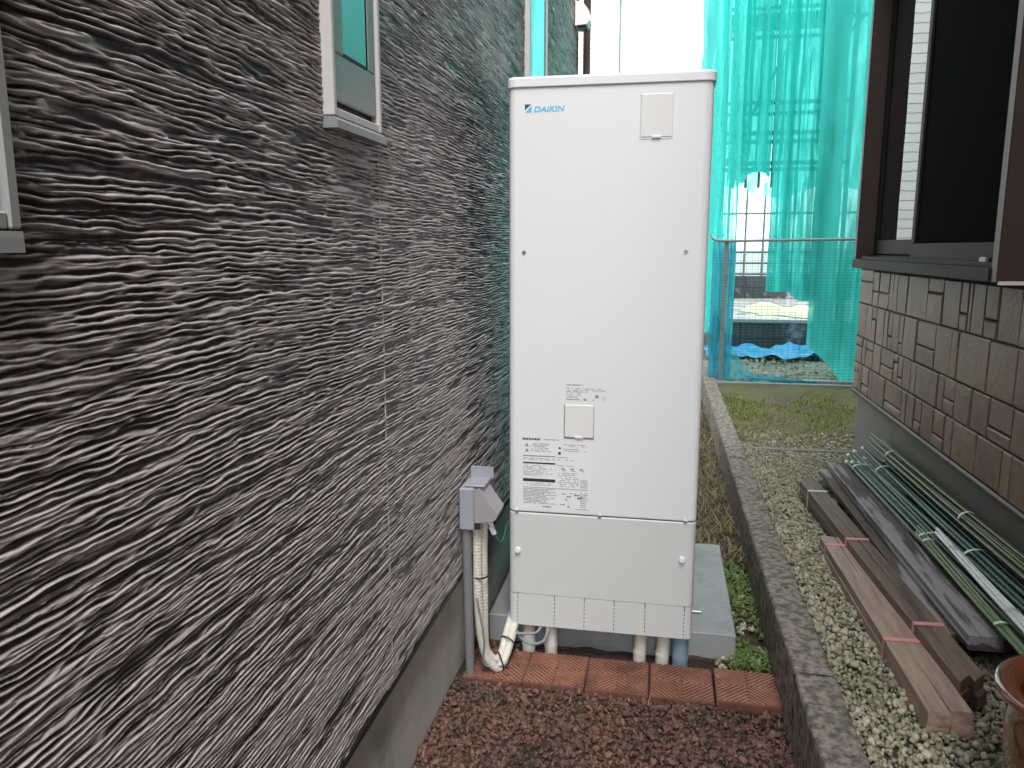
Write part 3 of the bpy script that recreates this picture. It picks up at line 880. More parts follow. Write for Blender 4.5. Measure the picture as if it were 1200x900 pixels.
b1.box((-0.453, HY0 - 0.0008, 0.6535), (-0.342, HY0 - 0.0002, 0.664))
for zz in (0.647, 0.641): strokes(b2, -0.44, -0.355, zz, 0.002, 0.75)
b2.box((-0.453, HY0 - 0.0008, 0.6315), (-0.23, HY0 - 0.0002, 0.6335))
for zz in np.arange(0.627, 0.573, -0.0050): strokes(b2, -0.452, -0.355 + rp.uniform(-.03, .02), zz, 0.0026, 0.9)
strokes(b1, -0.385, -0.355, 0.566, 0.004, 0.95)
for zz in (0.788, 0.772): 
    strokes(b2, -0.315, -0.25 + rp.uniform(-.02, .01), zz, 0.0026, .85); strokes(b2, -0.315, -0.235, zz - .006, 0.0018, .7)
b1.prism([(-0.333, .772), (-0.323, .772), (-0.328, .781)], 'y', HY0 - .0008, HY0 - .0002)
b1.box((-0.333, HY0 - .0008, .752), (-0.324, HY0 - .0002, .761))
strokes(b2, -0.336, -0.30, 0.742, 0.0028, 1); strokes(b2, -0.336, -0.27, 0.733, 0.002, .6)
strokes(b2, -0.336, -0.28, 0.714, 0.002, .9)
for xx in (-0.322, -0.29, -0.26): strokes(b1, xx, xx + .012, 0.703, 0.004, 1); strokes(b2, xx + .003, xx + .016, 0.697, .003, 1)
for zz in np.arange(0.688, 0.640, -0.0066): strokes(b2, -0.332, -0.262, zz, 0.0026, 0.6)
for zz in np.arange(0.665, 0.640, -0.006): strokes(b2, -0.256, -0.232, zz, 0.0026, 0.9)
for k in range(10):
    x, zz = rp.uniform(-.335, -.262), rp.uniform(.570, .622); strokes(b1 if k < 5 else b2, x, x + rp.uniform(.006, .02), zz, rp.uniform(.0025, .006), 1)
for zz in np.arange(0.622, 0.572, -0.0062): strokes(b2, -0.256, -0.228 + rp.uniform(-.01, 0), zz, 0.0026, 0.9)
strokes(b2, -0.275, -0.226, 0.564, 0.0024, 0.9)
q = b1.build('bold_print', M['print']); q.parent = st; q['kind'] = 'stuff'
q = b2.build('fine_print', M['print2']); q.parent = st; q['kind'] = 'stuff'
# legs
for x in (HX0 + 0.06, HX1 - 0.06):
    for y in (2.76, 3.18):
        wt(MB().box((x - 0.03, y - 0.03, 0.103), (x + 0.03, y + 0.03, HZ0 + 0.004), 0.002).build('leg', M['screw']))
wt(MB().box((HX1 - 0.02, 2.80, 0.106), (HX1 + 0.045, 2.812, 0.113), 0.002).build('anchor_bracket', M['alu']))

# ---- pad
pd = MB().box((-0.60, 2.66, -0.08), (0.287, 3.53, 0.101), 0.004).build('concrete_pad', M['pad'])
tag(pd, 'low grey concrete pad under the water heater', 'concrete pad')

# ---- pipes rising into the heater
def stub(name, x, y, r, m_, label, lean, ztop=0.16):
    t = thing(name, label, 'pipe', (x, y, 0), 0, 'pipes below the heater')
    n = 9
    path = [(lean * (k / (n - 1)), 0, -0.02 + (ztop + 0.02) * k / (n - 1)) for k in range(n)]
    o = MB().tube(path, r, 16).build('pipe_cover', m_); o.parent = t
    rr = []
    c = MB().tube([(lean * .06, 0, 0.028), (lean * .07, 0, 0.04)], r * 1.05, 16).build('collar', m_); c.parent = t
stub('insulated_pipe', -0.440, 2.605, 0.024, M['pipe'], 'ivory pipe under the heater, nearest the beige hoses', 0.0)
stub('insulated_pipe', -0.359, 2.607, 0.023, M['pipe'], 'clean ivory pipe under the heater, second from the left', 0.0)
stub('insulated_pipe', -0.045, 2.610, 0.0225, M['pipe'], 'ivory pipe under the heater, third from the left', 0.006)
stub('insulated_pipe', 0.033, 2.612, 0.0235, M['pipe'], 'soiled ivory pipe under the heater beside the blue one', 0.008)
stub('drain_pipe', 0.096, 2.60, 0.027, M['bluepipe'], 'blue grey drain pipe under the right end of the heater', 0.0)

# ---- switch box on the left wall
SB = thing('switch_box', 'grey plastic switch box with sloping hood on the ridged wall', 'switch box', (-0.61, 2.36, 0.55))
SO = Vector((-0.61, 2.36, 0.55))
def sb(o): return under(o, SB, SO)
sb(MB().box((-0.614, 2.30, 0.557), (-0.566, 2.42, 0.695), 0.004).build('back_box', M['box']))
hd = MB().prism([(-0.5655, 0.560), (-0.5655, 0.690), (-0.548, 0.694), (-0.520, 0.650), (-0.492, 0.612), (-0.496, 0.596), (-0.510, 0.588), (-0.545, 0.583)], 'y', 2.306, 2.414)
sb(hd.build('hood', M['box2']))
sb(MB().box((-0.600, 2.312, 0.696), (-0.535, 2.408, 0.703), 0.003).build('lid', M['box']))
bp = MB().prism([(-0.607, 0.7035), (-0.595, 0.7035), (-0.560, 0.728), (-0.520, 0.728), (-0.520, 0.732), (-0.566, 0.733)], 'y', 2.40, 2.425)
bp = MB().box((-0.60, 2.404, 0.70), (-0.525, 2.409, 0.738), 0.001)
sb(bp.build('bracket_plate', M['box']))
sb(MB().box((-0.5655, 2.3045, 0.561), (-0.545, 2.3055, 0.582)).build('hood_slot', M['gap']))
gl = MB().tube(catmull([(-0.528, 2.34, 0.59), (-0.522, 2.34, 0.574), (-0.515, 2.34, 0.556)], 0.004), 0.0075, 10)
sb(gl.build('cable_gland', M['white_plastic']))

gp = MB().tube([(-0.596, 2.325, 0.558), (-0.597, 2.34, 0.3), (-0.602, 2.385, -0.02)], 0.0155, 14).build('grey_conduit', M['greypipe'])
tag(gp, 'straight grey conduit from the switch box down into the gravel', 'conduit')

ew = MB().tube(catmull([(-0.513, 2.34, 0.551), (-0.508, 2.345, 0.53), (-0.492, 2.36, 0.505), (-0.500, 2.45, 0.485), (-0.514, 2.56, 0.48), (-0.514, 2.64, 0.484), (-0.50, 2.66, 0.486)], 0.006), 0.0024, 6)
EW = ew.build('earth_wire', M['green_wire']); tag(EW, 'thin green earth wire curving from a white connector to the heater', 'wire')
ec = MB().tube([(-0.519, 2.337, 0.562), (-0.510, 2.344, 0.536)], 0.0085, 12).build('connector', M['white_plastic']); ec.parent = EW

HB = thing('hose_bundle', 'pair of beige corrugated hoses looping from switch box to heater', 'hose', (-0.56, 2.38, 0.0))
HO = Vector((-0.56, 2.38, 0))
def hose(pts, r):
    p = catmull(pts, 0.0028)
    rad = [r * (1 + 0.04 * (1 if (i // 2) % 2 else -1)) for i in range(len(p))]
    return under(MB().tube(p, r, 12, True, rad).build('hose', M['hose']), HB, HO)
PA = [(-0.566, 2.345, 0.585), (-0.566, 2.345, 0.45), (-0.566, 2.35, 0.30), (-0.560, 2.365, 0.17), (-0.545, 2.38, 0.085), (-0.515, 2.40, 0.038), (-0.500, 2.43, 0.045), (-0.487, 2.485, 0.085), (-0.484, 2.57, 0.125)]
hose(PA, 0.0145)
PB = [(-0.549, 2.375, 0.585), (-0.553, 2.378, 0.45), (-0.553, 2.385, 0.30), (-0.556, 2.40, 0.17), (-0.553, 2.41, 0.095), (-0.526, 2.425, 0.055), (-0.512, 2.455, 0.062), (-0.505, 2.51, 0.105), (-0.502, 2.60, 0.14)]
hose(PB, 0.0125)
def tie(c, ax, rx, m_=M['black']):
    ax = Vector(ax).normalized()
    u = ax.cross(Vector((0, 1, 0.3))).normalized(); v = ax.cross(u)
    k = 18
    ring = [Vector(c) + u * rx[0] * math.cos(2 * math.pi * i / k) + v * rx[1] * math.sin(2 * math.pi * i / k) for i in range(k + 1)]
    return MB().tube(ring, 0.0028, 6, False).build('cable_tie', m_)
under(tie((-0.558, 2.362, 0.385), (0, 0, 1), (0.024, 0.033)), HB, HO)
under(tie((-0.508, 2.43, 0.048), (1, .5, 0.2), (0.026, 0.034)), HB, HO)
under(tie((-0.494, 2.49, 0.09), (.4, .7, 0.5), (0.025, 0.032)), HB, HO)
pc = catmull([tuple(Vector(p) + Vector((0.014 * math.sin(i * 1.9), -0.016, 0.014 * math.cos(i * 1.9)))) for i, p in enumerate(PA[2:])], 0.008)
under(MB().tube(pc, 0.0035, 6).build('thin_cable', M['cable']), HB, HO)

cl = MB().tube(catmull([(-0.475, 2.53, 0.115), (-0.45, 2.525, 0.085), (-0.415, 2.52, 0.072), (-0.375, 2.525, 0.085), (-0.362, 2.55, 0.12), (-0.365, 2.60, 0.14)], 0.006), 0.0055, 8)
tag(cl.build('grey_cable', M['cable']), 'short grey cable sagging beneath the lower left heater edge', 'cable')
cl = MB().tube(catmull([(-0.482, 2.52, 0.105), (-0.44, 2.522, 0.108), (-0.40, 2.53, 0.112), (-0.38, 2.57, 0.135)], 0.006), 0.005, 8)
tag(cl.build('grey_cable', M['cable']), 'short grey cable running flat along the heater lower edge', 'cable')

# ================================================================== TERRACOTTA TILES
def clip_poly(poly, x0, x1, y0, y1):
    for ax, lim, sgn in ((0, x0, 1), (0, x1, -1), (1, y0, 1), (1, y1, -1)):
        out = []
        for i in range(len(poly)):
            a, b = poly[i - 1], poly[i]
            da, db = sgn * (a[ax] - lim), sgn * (b[ax] - lim)
            if (da >= 0) != (db >= 0):
                t = da / (da - db); out.append((a[0] + (b[0] - a[0]) * t, a[1] + (b[1] - a[1]) * t))
            if db >= 0: out.append(b)
        poly = out
        if not poly: return []
    return poly
def tile_mesh(flip):
    T = 0.2045
    m_ = MB().box((0, 0, -0.02), (T, T, 0.0245), 0.002)
    nb = len(m_.f)
    for half in (0, 1):
        x0, x1 = (0.004, T / 2 - 0.0015) if half == 0 else (T / 2 + 0.0015, T - 0.004)
        for part in (0, 1):
            y0, y1 = (0.004, T / 2) if part == 0 else (T / 2, T - 0.004)
            sgn = 1 if (half + part + flip) % 2 == 0 else -1
            c = -0.3
            while c < 0.5:
                # stripe y = sgn*x + c .. c+w (wide ribs)
                w = 0.0105
                poly = [(-0.1, sgn * -0.1 + c), (0.4, sgn * 0.4 + c), (0.4, sgn * 0.4 + c + w), (-0.1, sgn * -0.1 + c + w)]
                if sgn < 0: c2 = c
                pl = clip_poly(poly, x0, x1, y0, y1)
                ar = sum(pl[i - 1][0] * pl[i][1] - pl[i][0] * pl[i - 1][1] for i in range(len(pl))) / 2 if pl else 0
                if abs(ar) > 1e-5:
                    if ar < 0: pl = pl[::-1]
                    m_.prism(pl, 'z', 0.0235, 0.0285)
                c += 0.0185
    me = m_.mesh('terracotta_tile', M['tile_dirt'])
    me.materials.append(M['tile'])
    for p in me.polygons:
        if p.index >= nb: p.material_index = 1
    return me
tm = [tile_mesh(0), tile_mesh(1)]
TL = ['terracotta tile half buried in red chips beside the hoses',
      'terracotta tile below the two left ivory pipes',
      'terracotta tile in the middle of the row below the heater',
      'terracotta tile below the blue grey drain pipe',
      'pale terracotta tile touching the kerb at the right end']
for i in range(5):
    o = link_mesh('terracotta_tile', tm[i % 2])
    tag(o, TL[i], 'tile', 'terracotta tiles below the heater')
    o.location = (-0.630 + 0.2085 * i + (0.005 if i == 0 else 0), 2.355 + rnd.uniform(-.006, .006) + (0.03 if i == 4 else 0) * 0, -0.003 if i == 0 else rnd.uniform(-0.004, 0.004))
    o.rotation_euler = (R(rnd.uniform(-.8, .8)), R(rnd.uniform(-.8, .8)), R(rnd.uniform(-.9, .9)))

# ================================================================== LOOSE STONES (one stuff object per kind)
def ico(sub):
    bm = bmesh.new(); bmesh.ops.create_icosphere(bm, subdivisions=sub, radius=1.0)
    bm.verts.index_update()
    V = np.array([v.co[:] for v in bm.verts]); F = np.array([[v.index for v in f.verts] for f in bm.faces])
    bm.free(); return V, F
ICO1, ICO2 = ico(1), ico(2)
def rotmats(n, r):
    q = r.randn(n, 4); q /= np.linalg.norm(q, axis=1)[:, None]
    w, x, y, z = q.T
    return np.stack([np.stack([1 - 2 * (y * y + z * z), 2 * (x * y - z * w), 2 * (x * z + y * w)], 1),
                     np.stack([2 * (x * y + z * w), 1 - 2 * (x * x + z * z), 2 * (y * z - x * w)], 1),
                     np.stack([2 * (x * z - y * w), 2 * (y * z + x * w), 1 - 2 * (x * x + y * y)], 1)], 1)
def stones(pos, size, flat, base, jit, r):
    V, F = base
    n = len(pos)
    k = len(V)
    P = V[None] * (1 + jit * (r.rand(n, k, 1) - .5) * 2)
    P = P * (size[:, None, None] * np.stack([r.uniform(.75, 1.25, n), r.uniform(.6, 1.0, n), r.uniform(*flat, n)], 1)[:, None, :])
    P = np.einsum('nij,nkj->nki', rotmats(n, r), P)
    P = P + pos[:, None, :]
    FF = F[None] + (np.arange(n) * k)[:, None, None]
    tone = np.repeat(np.clip(r.normal(.5, .22, n), 0, 1), k)
    return P.reshape(-1, 3), FF.reshape(-1, 3), tone
def join(name, packs, m_, smooth):
    Vs, Fs, Ts = [], [], []
    off = 0
    for V, F, T in packs:
        Vs.append(V); Fs.append(F + off); Ts.append(T); off += len(V)
    return link_mesh(name, np_mesh(name, np.concatenate(Vs), np.concatenate(Fs), m_, smooth, np.concatenate(Ts)))
r = np.random.RandomState(21)
def scatter(n, x0, x1, y0, y1, z, dz, r):
    return np.stack([r.uniform(x0, x1, n), r.uniform(y0, y1, n), z + r.uniform(-dz, dz, n)], 1)
# red chips in front
pk = []
p = scatter(12500, -0.65, 0.42, 1.15, 2.36, 0.004, 0.006, r)
p[:, 2] += 0.016 * (vnoise(p[:, 0] * 4, p[:, 1] * 4, 1) - .5) 
pk.append(stones(p, r.uniform(.005, .0115, len(p)), (.35, .7), ICO1, .28, r))
p = scatter(700, -0.65, 0.42, 1.15, 2.36, 0.012, 0.005, r)
pk.append(stones(p, r.uniform(.009, .015, len(p)), (.35, .7), ICO1, .28, r))
p = scatter(330, -0.62, -0.47, 2.36, 2.6, 0.015, 0.01, r)
pk.append(stones(p, r.uniform(.005, .011, len(p)), (.35, .7), ICO1, .28, r))
tag(join('red_stone_chips', pk, M['redstone'], False), kind='stuff')
# pebbles on the right
pk = []
p = scatter(13500, 0.515, 1.18, 1.1, 3.0, 0.194, 0.008, r)
pk.append(stones(p, r.uniform(.0045, .0100, len(p)), (.5, .85), ICO1, .22, r))
p = scatter(13500, 0.51, 1.18, 3.0, 4.95, 0.196, 0.008, r)
pk.append(stones(p, r.uniform(.0055, .0105, len(p)), (.5, .85), ICO1, .22, r))
p = scatter(1500, 0.515, 1.0, 1.1, 3.6, 0.204, 0.006, r)
pk.append(stones(p, r.uniform(.008, .0135, len(p)), (.5, .8), ICO2, .12, r))
tag(join('pale_pebbles', pk, M['pebble'], True), kind='stuff')
# a few pebbles on the lawn and on the soil
p = scatter(900, 0.5, 1.9, 4.97, 5.5, 0.197, 0.006, r)
p2 = scatter(160, 0.22, 0.40, 2.45, 3.4, 0.012, 0.008, r)
p3 = scatter(700, 0.6, 3.0, 7.6, 9.8, 0.17, 0.02, r)
tag(join('scattered_pebbles', [stones(p, r.uniform(.006, .012, len(p)), (.5, .8), ICO1, .15, r), stones(p2, r.uniform(.006, .016, len(p2)), (.5, .8), ICO1, .2, r), stones(p3, r.uniform(.01, .03, len(p3)), (.4, .8), ICO1, .2, r)], M['pebble'], False), kind='stuff')

# blades / leaves / straw
def blades(n, pos, length, width, lean, r, droop=0.4):
    a = r.uniform(0, 2 * np.pi, n)
    dirn = np.stack([np.cos(a), np.sin(a), np.zeros(n)], 1)
    side = np.stack([-np.sin(a), np.cos(a), np.zeros(n)], 1)
    L_ = length[:, None]; W = width[:, None]
    ln = lean[:, None]
    up = np.array([0, 0, 1.0])
    b0 = pos - side * W / 2; b1 = pos + side * W / 2
    mid = pos + up * L_ * .6 * np.sqrt(1 - ln ** 2 * .8) + dirn * L_ * .5 * ln
    tip = mid + up * L_ * .3 * (1 - ln) - up * L_ * droop * .2 * ln + dirn * L_ * .5 * (ln * .9 + .1)
    V = np.stack([b0, b1, mid - side * W * .4, mid + side * W * .4, tip], 1).reshape(-1, 3)
    base = (np.arange(n) * 5)[:, None]
    F = np.concatenate([base + np.array([[0, 1, 3]]), base + np.array([[0, 3, 2]]), base + np.array([[2, 3, 4]])], 0)
    return V, F, np.repeat(np.clip(r.normal(.5, .25, n), 0, 1), 5)
n = 30000
p = scatter(n, 0.50, 2.2, 5.0, 7.45, 0.185, 0.008, r)
dn = vnoise(p[:, 0] * 5, p[:, 1] * 4, 4)
band = np.exp(-((p[:, 1] - 6.1) / 0.75) ** 2)
keep = dn * .75 + band * .6 + r.rand(n) * .3 > .85
p = p[keep]; n = len(p)
tag(join('lawn_grass', [blades(n, p, r.uniform(.012, .04, n), r.uniform(.004, .008, n), r.uniform(.3, .95, n), r)], M['grass'], False), kind='stuff')
# moss and small leaves between pad and kerb
n = 5200
p = scatter(n, 0.27, 0.415, 2.50, 3.5, 0.012, 0.012, r)
d_ = vnoise(p[:, 0] * 14, p[:, 1] * 9, 6)
p = p[(d_ + r.rand(n) * .45 > .56) & (p[:, 1] > 2.58)]; n = len(p)
pm = blades(n, p, r.uniform(.012, .030, n), r.uniform(.009, .018, n), r.uniform(.5, 1, n), r)
n2 = 1800
p = scatter(n2, 0.12, 0.40, 3.5, 7.4, 0.02, 0.01, r)
pm2 = blades(n2, p, r.uniform(.012, .034, n2), r.uniform(.006, .012, n2), r.uniform(.4, 1, n2), r)
tag(join('moss_clumps', [pm, pm2], M['moss'], False), kind='stuff')
n = 1300
p = scatter(n, 0.10, 0.41, 3.45, 7.0, 0.03, 0.02, r)
ps = blades(n, p, r.uniform(.05, .16, n), r.uniform(.0025, .005, n), r.uniform(.85, 1, n), r, 1.2)
n = 60
p = scatter(n, -0.6, 0.4, 1.3, 2.3, 0.018, 0.006, r)
ps2 = blades(n, p, r.uniform(.02, .07, n), r.uniform(.002, .003, n), r.uniform(.95, 1, n), r, 0)
tag(join('dry_straw', [ps, ps2], M['straw'], False), kind='stuff')
# weed sprouts in the red chips
for (x, y, lab) in ((-0.245, 1.93, 'tiny bright green sprout alone among the red stone chips'), (-0.045, 1.90, 'small yellowish sprout in the red chips near the kerb')):
    t = thing('weed_sprout', lab, 'weed', (x, y, 0.008), 0, 'sprouts in the red chips')
    for k in range(5):
        a = k * 1.3 + x * 9
        L_ = rnd.uniform(.014, .026)
        c, s = math.cos(a), math.sin(a)
        q = MB().add([(0, 0, 0), (c * L_ * .5 - s * L_ * .28, s * L_ * .5 + c * L_ * .28, .013), (c * L_, s * L_, .011), (c * L_ * .5 + s * L_ * .28, s * L_ * .5 - c * L_ * .28, .013)], [(0, 1, 2, 3)]).build('leaf', M['moss'])
        q.parent = t

# edging strip where the pebbles end
tag(MB().box((0.515, 4.935, 0.15), (1.185, 4.985, 0.212), 0.005).build('edging_strip', M['stripstone']), 'narrow pale edging strip between pebbles and mossy ground', 'edging')

# ================================================================== TIMBER
def plank(a, b, w, h, m_, parent, name='plank', cut=0.0, roll=0.0, seed=0):
    """beam from a (far) to b (near); a/b are centre line points; cut slants the near end"""
    a, b = Vector(a), Vector(b)
    d_ = (b - a); L_ = d_.length; d_.normalize()
    s = d_.cross(Vector((0, 0, 1))).normalized(); u = s.cross(d_)
    rr = random.Random(seed)
    m_b = MB()
    c = 0.0025
    prof = [(-w/2 + c, -h/2), (w/2 - c, -h/2), (w/2, -h/2 + c), (w/2, h/2 - c), (w/2 - c, h/2), (-w/2 + c, h/2), (-w/2, h/2 - c), (-w/2, -h/2 + c)]
    secs = 6
    V = []
    for k in range(secs):
        t = k / (secs - 1) * L_
        bow = 0.0016 * math.sin(k * 1.1 + seed)
        for (x, y) in prof:
            tt = t + (cut * (x / w) if k == secs - 1 else 0)
            V.append(a + d_ * tt + s * (x + bow) + u * (y + bow * .3))
    F = [[k * 8 + i, k * 8 + (i + 1) % 8, (k + 1) * 8 + (i + 1) % 8, (k + 1) * 8 + i] for k in range(secs - 1) for i in range(8)]
    F += [list(range(8))[::-1], list(range((secs - 1) * 8, secs * 8))]
    o = m_b.add(V, F).build(name, m_)
    return o
def wrap(a, b, t, w, h, off, m_, parent, wd=0.021, name='tape'):
    """a tape band round a bundle: rectangle loop at fraction t of a->b"""
    a, b = Vector(a), Vector(b)
    d_ = (b - a).normalized(); c = a + (b - a) * t
    s = d_.cross(Vector((0, 0, 1))).normalized(); u = s.cross(d_)
    k = 0.0015
    pts = [(-w/2 - k, -h/2 - k), (w/2 + k, -h/2 - k), (w/2 + k, h/2 + k), (-w/2 - k, h/2 + k)]
    V = []
    for dd in (-wd / 2, wd / 2):
        for x, y in pts: V.append(c + d_ * dd + s * (x) + u * (y))
    for dd in (-wd / 2, wd / 2):
        for x, y in pts: V.append(c + d_ * dd + s * (x * .985) + u * (y * .97))
    F = []
    for i in range(4):
        n = (i + 1) % 4
        F += [(i, n, n + 4, i + 4), (i, i + 8, n + 8, n), (i + 4, n + 4, n + 12, i + 12)]
    return MB().add(V, F).build(name, m_)
def bundle(name, label, a, b, nw, nh, w, h, m_, tapes, cat='timber', cuts=None, gap=0.0015, seed=0):
    a, b = Vector(a), Vector(b)
    t = thing(name, label, cat, tuple(b), 0, 'timber lying on the pebbles')
    d_ = (b - a).normalized(); s = d_.cross(Vector((0, 0, 1))).normalized(); u = s.cross(d_)
    rr = random.Random(seed)
    for i in range(nw):
        for j in range(nh):
            off = s * ((i - (nw - 1) / 2) * (w + gap)) + u * ((j - (nh - 1) / 2) * (h + gap))
            e0, e1 = rr.uniform(-.02, .02), rr.uniform(-.012, .012)
            under(plank(a + off + d_ * e0, b + off + d_ * e1, w, h, m_, t, cut=(cuts or 0), seed=seed * 10 + i * 3 + j), t, b)
    for f, tm_ in tapes:
        under(wrap(a, b, f, nw * (w + gap), nh * (h + gap), 0, tm_, t), t, b)
    return t
bundle('timber_bundle', 'front bundle of four pinkish timber battens tied with pink tape', (0.722, 3.28, 0.231), (0.758, 2.02, 0.231), 2, 2, 0.055, 0.034, M['wood_a'], [(0.08, M['tape_pink']), (0.70, M['tape_pink'])], seed=1)
bundle('timber_bundle', 'long narrow bundle of brown battens with one white and two pink tapes', (0.735, 3.98, 0.262), (0.850, 2.14, 0.262), 2, 2, 0.041, 0.036, M['wood_b'], [(0.10, M['tape_white']), (0.44, M['tape_pink']), (0.83, M['tape_pink'])], seed=2, cuts=0.04)
bundle('board_stack', 'stack of two wide dark boards with pale wet patches', (0.922, 4.24, 0.306), (0.953, 2.34, 0.306), 1, 2, 0.102, 0.022, M['wood_c'], [], seed=3)
p_ = bundle('loose_board', 'single dark board tucked below left of the wide board stack', (0.872, 4.25, 0.270), (0.900, 2.42, 0.270), 1, 1, 0.07, 0.026, M['wood_c'], [], seed=4)
bundle('loose_batten', 'short brown batten lying between the dark boards and green stakes', (0.985, 4.36, 0.325), (0.995, 3.2, 0.325), 1, 1, 0.04, 0.02, M['wood_b'], [], seed=5)
bundle('loose_batten', 'short grey brown batten wedged between the brown bundle and the dark boards', (0.835, 3.42, 0.235), (0.886, 2.30, 0.235), 1, 1, 0.034, 0.045, M['wood_b'], [], seed=6)
for k, y in enumerate((2.62, 3.85)):
    o = MB().box((0.79, y - 0.035, 0.192), (1.165, y + 0.035, 0.2415), 0.003).build('timber_sleeper', M['wood_c'])
    tag(o, ['near cross timber supporting boards and stakes off the pebbles', 'far cross timber supporting boards and stakes off the pebbles'][k], 'timber', 'cross timbers below the boards')
for k, y in enumerate((2.45, 3.75)):
    o = MB().box((0.985, y - 0.03, 0.2425), (1.165, y + 0.03, 0.31), 0.003).build('timber_block', M['wood_b'])
    tag(o, ['near timber block below the green stakes', 'far timber block below the green stakes'][k], 'timber', 'blocks below the stakes')

# ================================================================== GARDEN STAKES
def stakes(name, label, specs, rad, m_, ties, tie_m, caps=None, seg=8):
    a0 = Vector(specs[0][1])
    t = thing(name, label, 'garden stakes', tuple(a0), 0, 'bundles of garden stakes by the stone wall')
    for i, (a, b) in enumerate(specs):
        o = under(MB().tube([a, tuple((Vector(a) + Vector(b)) / 2 + Vector((0, 0, -0.004))), b], rad, seg).build('stake', m_), t, a0)
        if caps:
            d_ = (Vector(b) - Vector(a)).normalized()
            q = MB().tube([tuple(Vector(a) - d_ * 0.002), tuple(Vector(a) + d_ * 0.03)], rad * 1.12, seg).build('end_cap', caps); q.parent = o
    for f in ties:
        P = [Vector(a) + (Vector(b) - Vector(a)) * f for a, b in specs]
        c = sum(P, Vector()) / len(P)
        d_ = (Vector(specs[0][1]) - Vector(specs[0][0])).normalized()
        s = d_.cross(Vector((0, 0, 1))).normalized(); u = s.cross(d_)
        rx = max(abs((p - c).dot(s)) for p in P) + rad + 0.002
        rz = max(abs((p - c).dot(u)) for p in P) + rad + 0.002
        k = 14
        V = []
        for dd in (-0.007, 0.007):
            for i in range(k):
                an = 2 * math.pi * i / k
                V.append(c + d_ * dd + s * rx * math.cos(an) + u * rz * math.sin(an))
        F = [(i, (i + 1) % k, (i + 1) % k + k, i + k) for i in range(k)]
        under(MB().add(V, F, True).build('tie', tie_m), t, a0)
    return t
rq = random.Random(4)
def spread(n, a, b, w0, w1, zj, jy=0.12):
    out = []
    for i in range(n):
        f = (i / (n - 1) - .5) if n > 1 else 0
        out.append(((a[0] + f * w0, a[1] + rq.uniform(-jy, jy), a[2] + rq.uniform(0, zj)), (b[0] + f * w1, b[1] + rq.uniform(-jy, jy) * .4, b[2] + rq.uniform(0, zj))))
    return out
stakes('stake_bundle', 'thick dark green stakes with pale caps beside the wide boards', spread(6, (1.005, 4.28, 0.338), (1.045, 2.1, 0.348), 0.085, 0.075, 0.03), 0.0095, M['stake_dark'], (0.09, 0.55), M['tape_white'], M['tape_white'])
stakes('stake_bundle', 'thick dark green stakes lying against the olive canes', spread(7, (1.075, 4.22, 0.352), (1.115, 1.9, 0.372), 0.08, 0.07, 0.045), 0.0095, M['stake_dark'], (0.13, 0.6), M['tape_white'], M['alu_white'])
stakes('stake_bundle', 'slim olive canes heaped highest against the house foundation', spread(11, (1.110, 4.30, 0.415), (1.140, 2.0, 0.445), 0.055, 0.055, 0.045), 0.006, M['stake_olive'], (0.14, 0.55, 0.82), M['tape_white'])
stakes('stake_bundle', 'slim light green canes along the right edge of the boards', spread(7, (0.995, 3.15, 0.358), (0.995, 2.10, 0.352), 0.035, 0.03, 0.015, 0.06), 0.0048, M['stake_green'], (0.12, 0.75), M['tape_white'])
stakes('stake_bundle', 'bundle of white stakes lying across the dark green ones', spread(4, (1.035, 3.06, 0.385), (1.015, 1.95, 0.40), 0.02, 0.035, 0.008, 0.04), 0.0065, M['stake_white'], (0.16, 0.62), M['alu_white'])
rc = MB().lathe([(0.0, 0.0), (0.012, 0.0), (0.016, 0.01), (0.016, 0.03), (0.01, 0.038), (0.0, 0.04)], (1.083, 2.33, 0.372), 14).build('plastic_cap', M['red_cap'])
tag(rc, 'small red plastic cap lying on the dark green stakes', 'cap')

# ================================================================== POT
PT = thing('glazed_pot', 'brown glazed ceramic pot with a wide flared rim', 'pot', (0.914, 1.69, 0.19))
PT.scale = (1.15, 1.15, 1.08)
pr = [(0.0, 0.0), (0.10, 0.0), (0.112, 0.012), (0.128, 0.08), (0.140, 0.17), (0.140, 0.24), (0.138, 0.272), (0.144, 0.284)]
rim = [(0.144, 0.284), (0.156, 0.288), (0.163, 0.294), (0.165, 0.301), (0.162, 0.307), (0.152, 0.309), (0.136, 0.306), (0.126, 0.300), (0.120, 0.290)]
inn = [(0.120, 0.290), (0.116, 0.25), (0.115, 0.15), (0.095, 0.04), (0.0, 0.035)]
for nm, pf in (('pot_body', pr), ('rim', rim), ('pot_interior', inn)):
    o = MB().lathe(pf, (0, 0, 0), 56).build(nm, M['pot']); o.parent = PT

# ================================================================== FENCE, NETS, BUILDING SITE
FY = 7.5
FN = thing('mesh_fence', 'pipe framed wire mesh fence in front of the building site', 'fence', (1.2, FY, 0.2))
FO = Vector((1.2, FY, 0.2))
def fn(o): return under(o, FN, FO)
fn(MB().tube(catmull([(0.40, FY + .02, 1.56), (0.43, FY, 1.515), (0.55, FY, 1.50), (1.2, FY, 1.507), (3.2, FY, 1.53)], 0.05), 0.013, 10).build('rail', M['rail']))
for x in (0.545, 2.2, 3.19):
    fn(MB().tube([(x, FY + 0.03, 0.1), (x, FY + 0.03, 1.50)], 0.021, 12).build('post', M['rail']))
fn(MB().box((0.42, FY - 0.03, 0.17), (3.2, FY + 0.02, 0.205), 0.006).build('base_rail', M['rail']))
fn(MB().box((1.0, FY + 0.09, 0.19), (3.2, FY + 0.13, 0.222), 0.006).build('base_rail', M['rail_white']))
wr = MB()
zz = 0.23
while zz < 1.49:
    wr.box((0.42, FY - 0.001, zz), (3.2, FY + 0.001, zz + 0.0022)); zz += 0.026
xx = 0.43
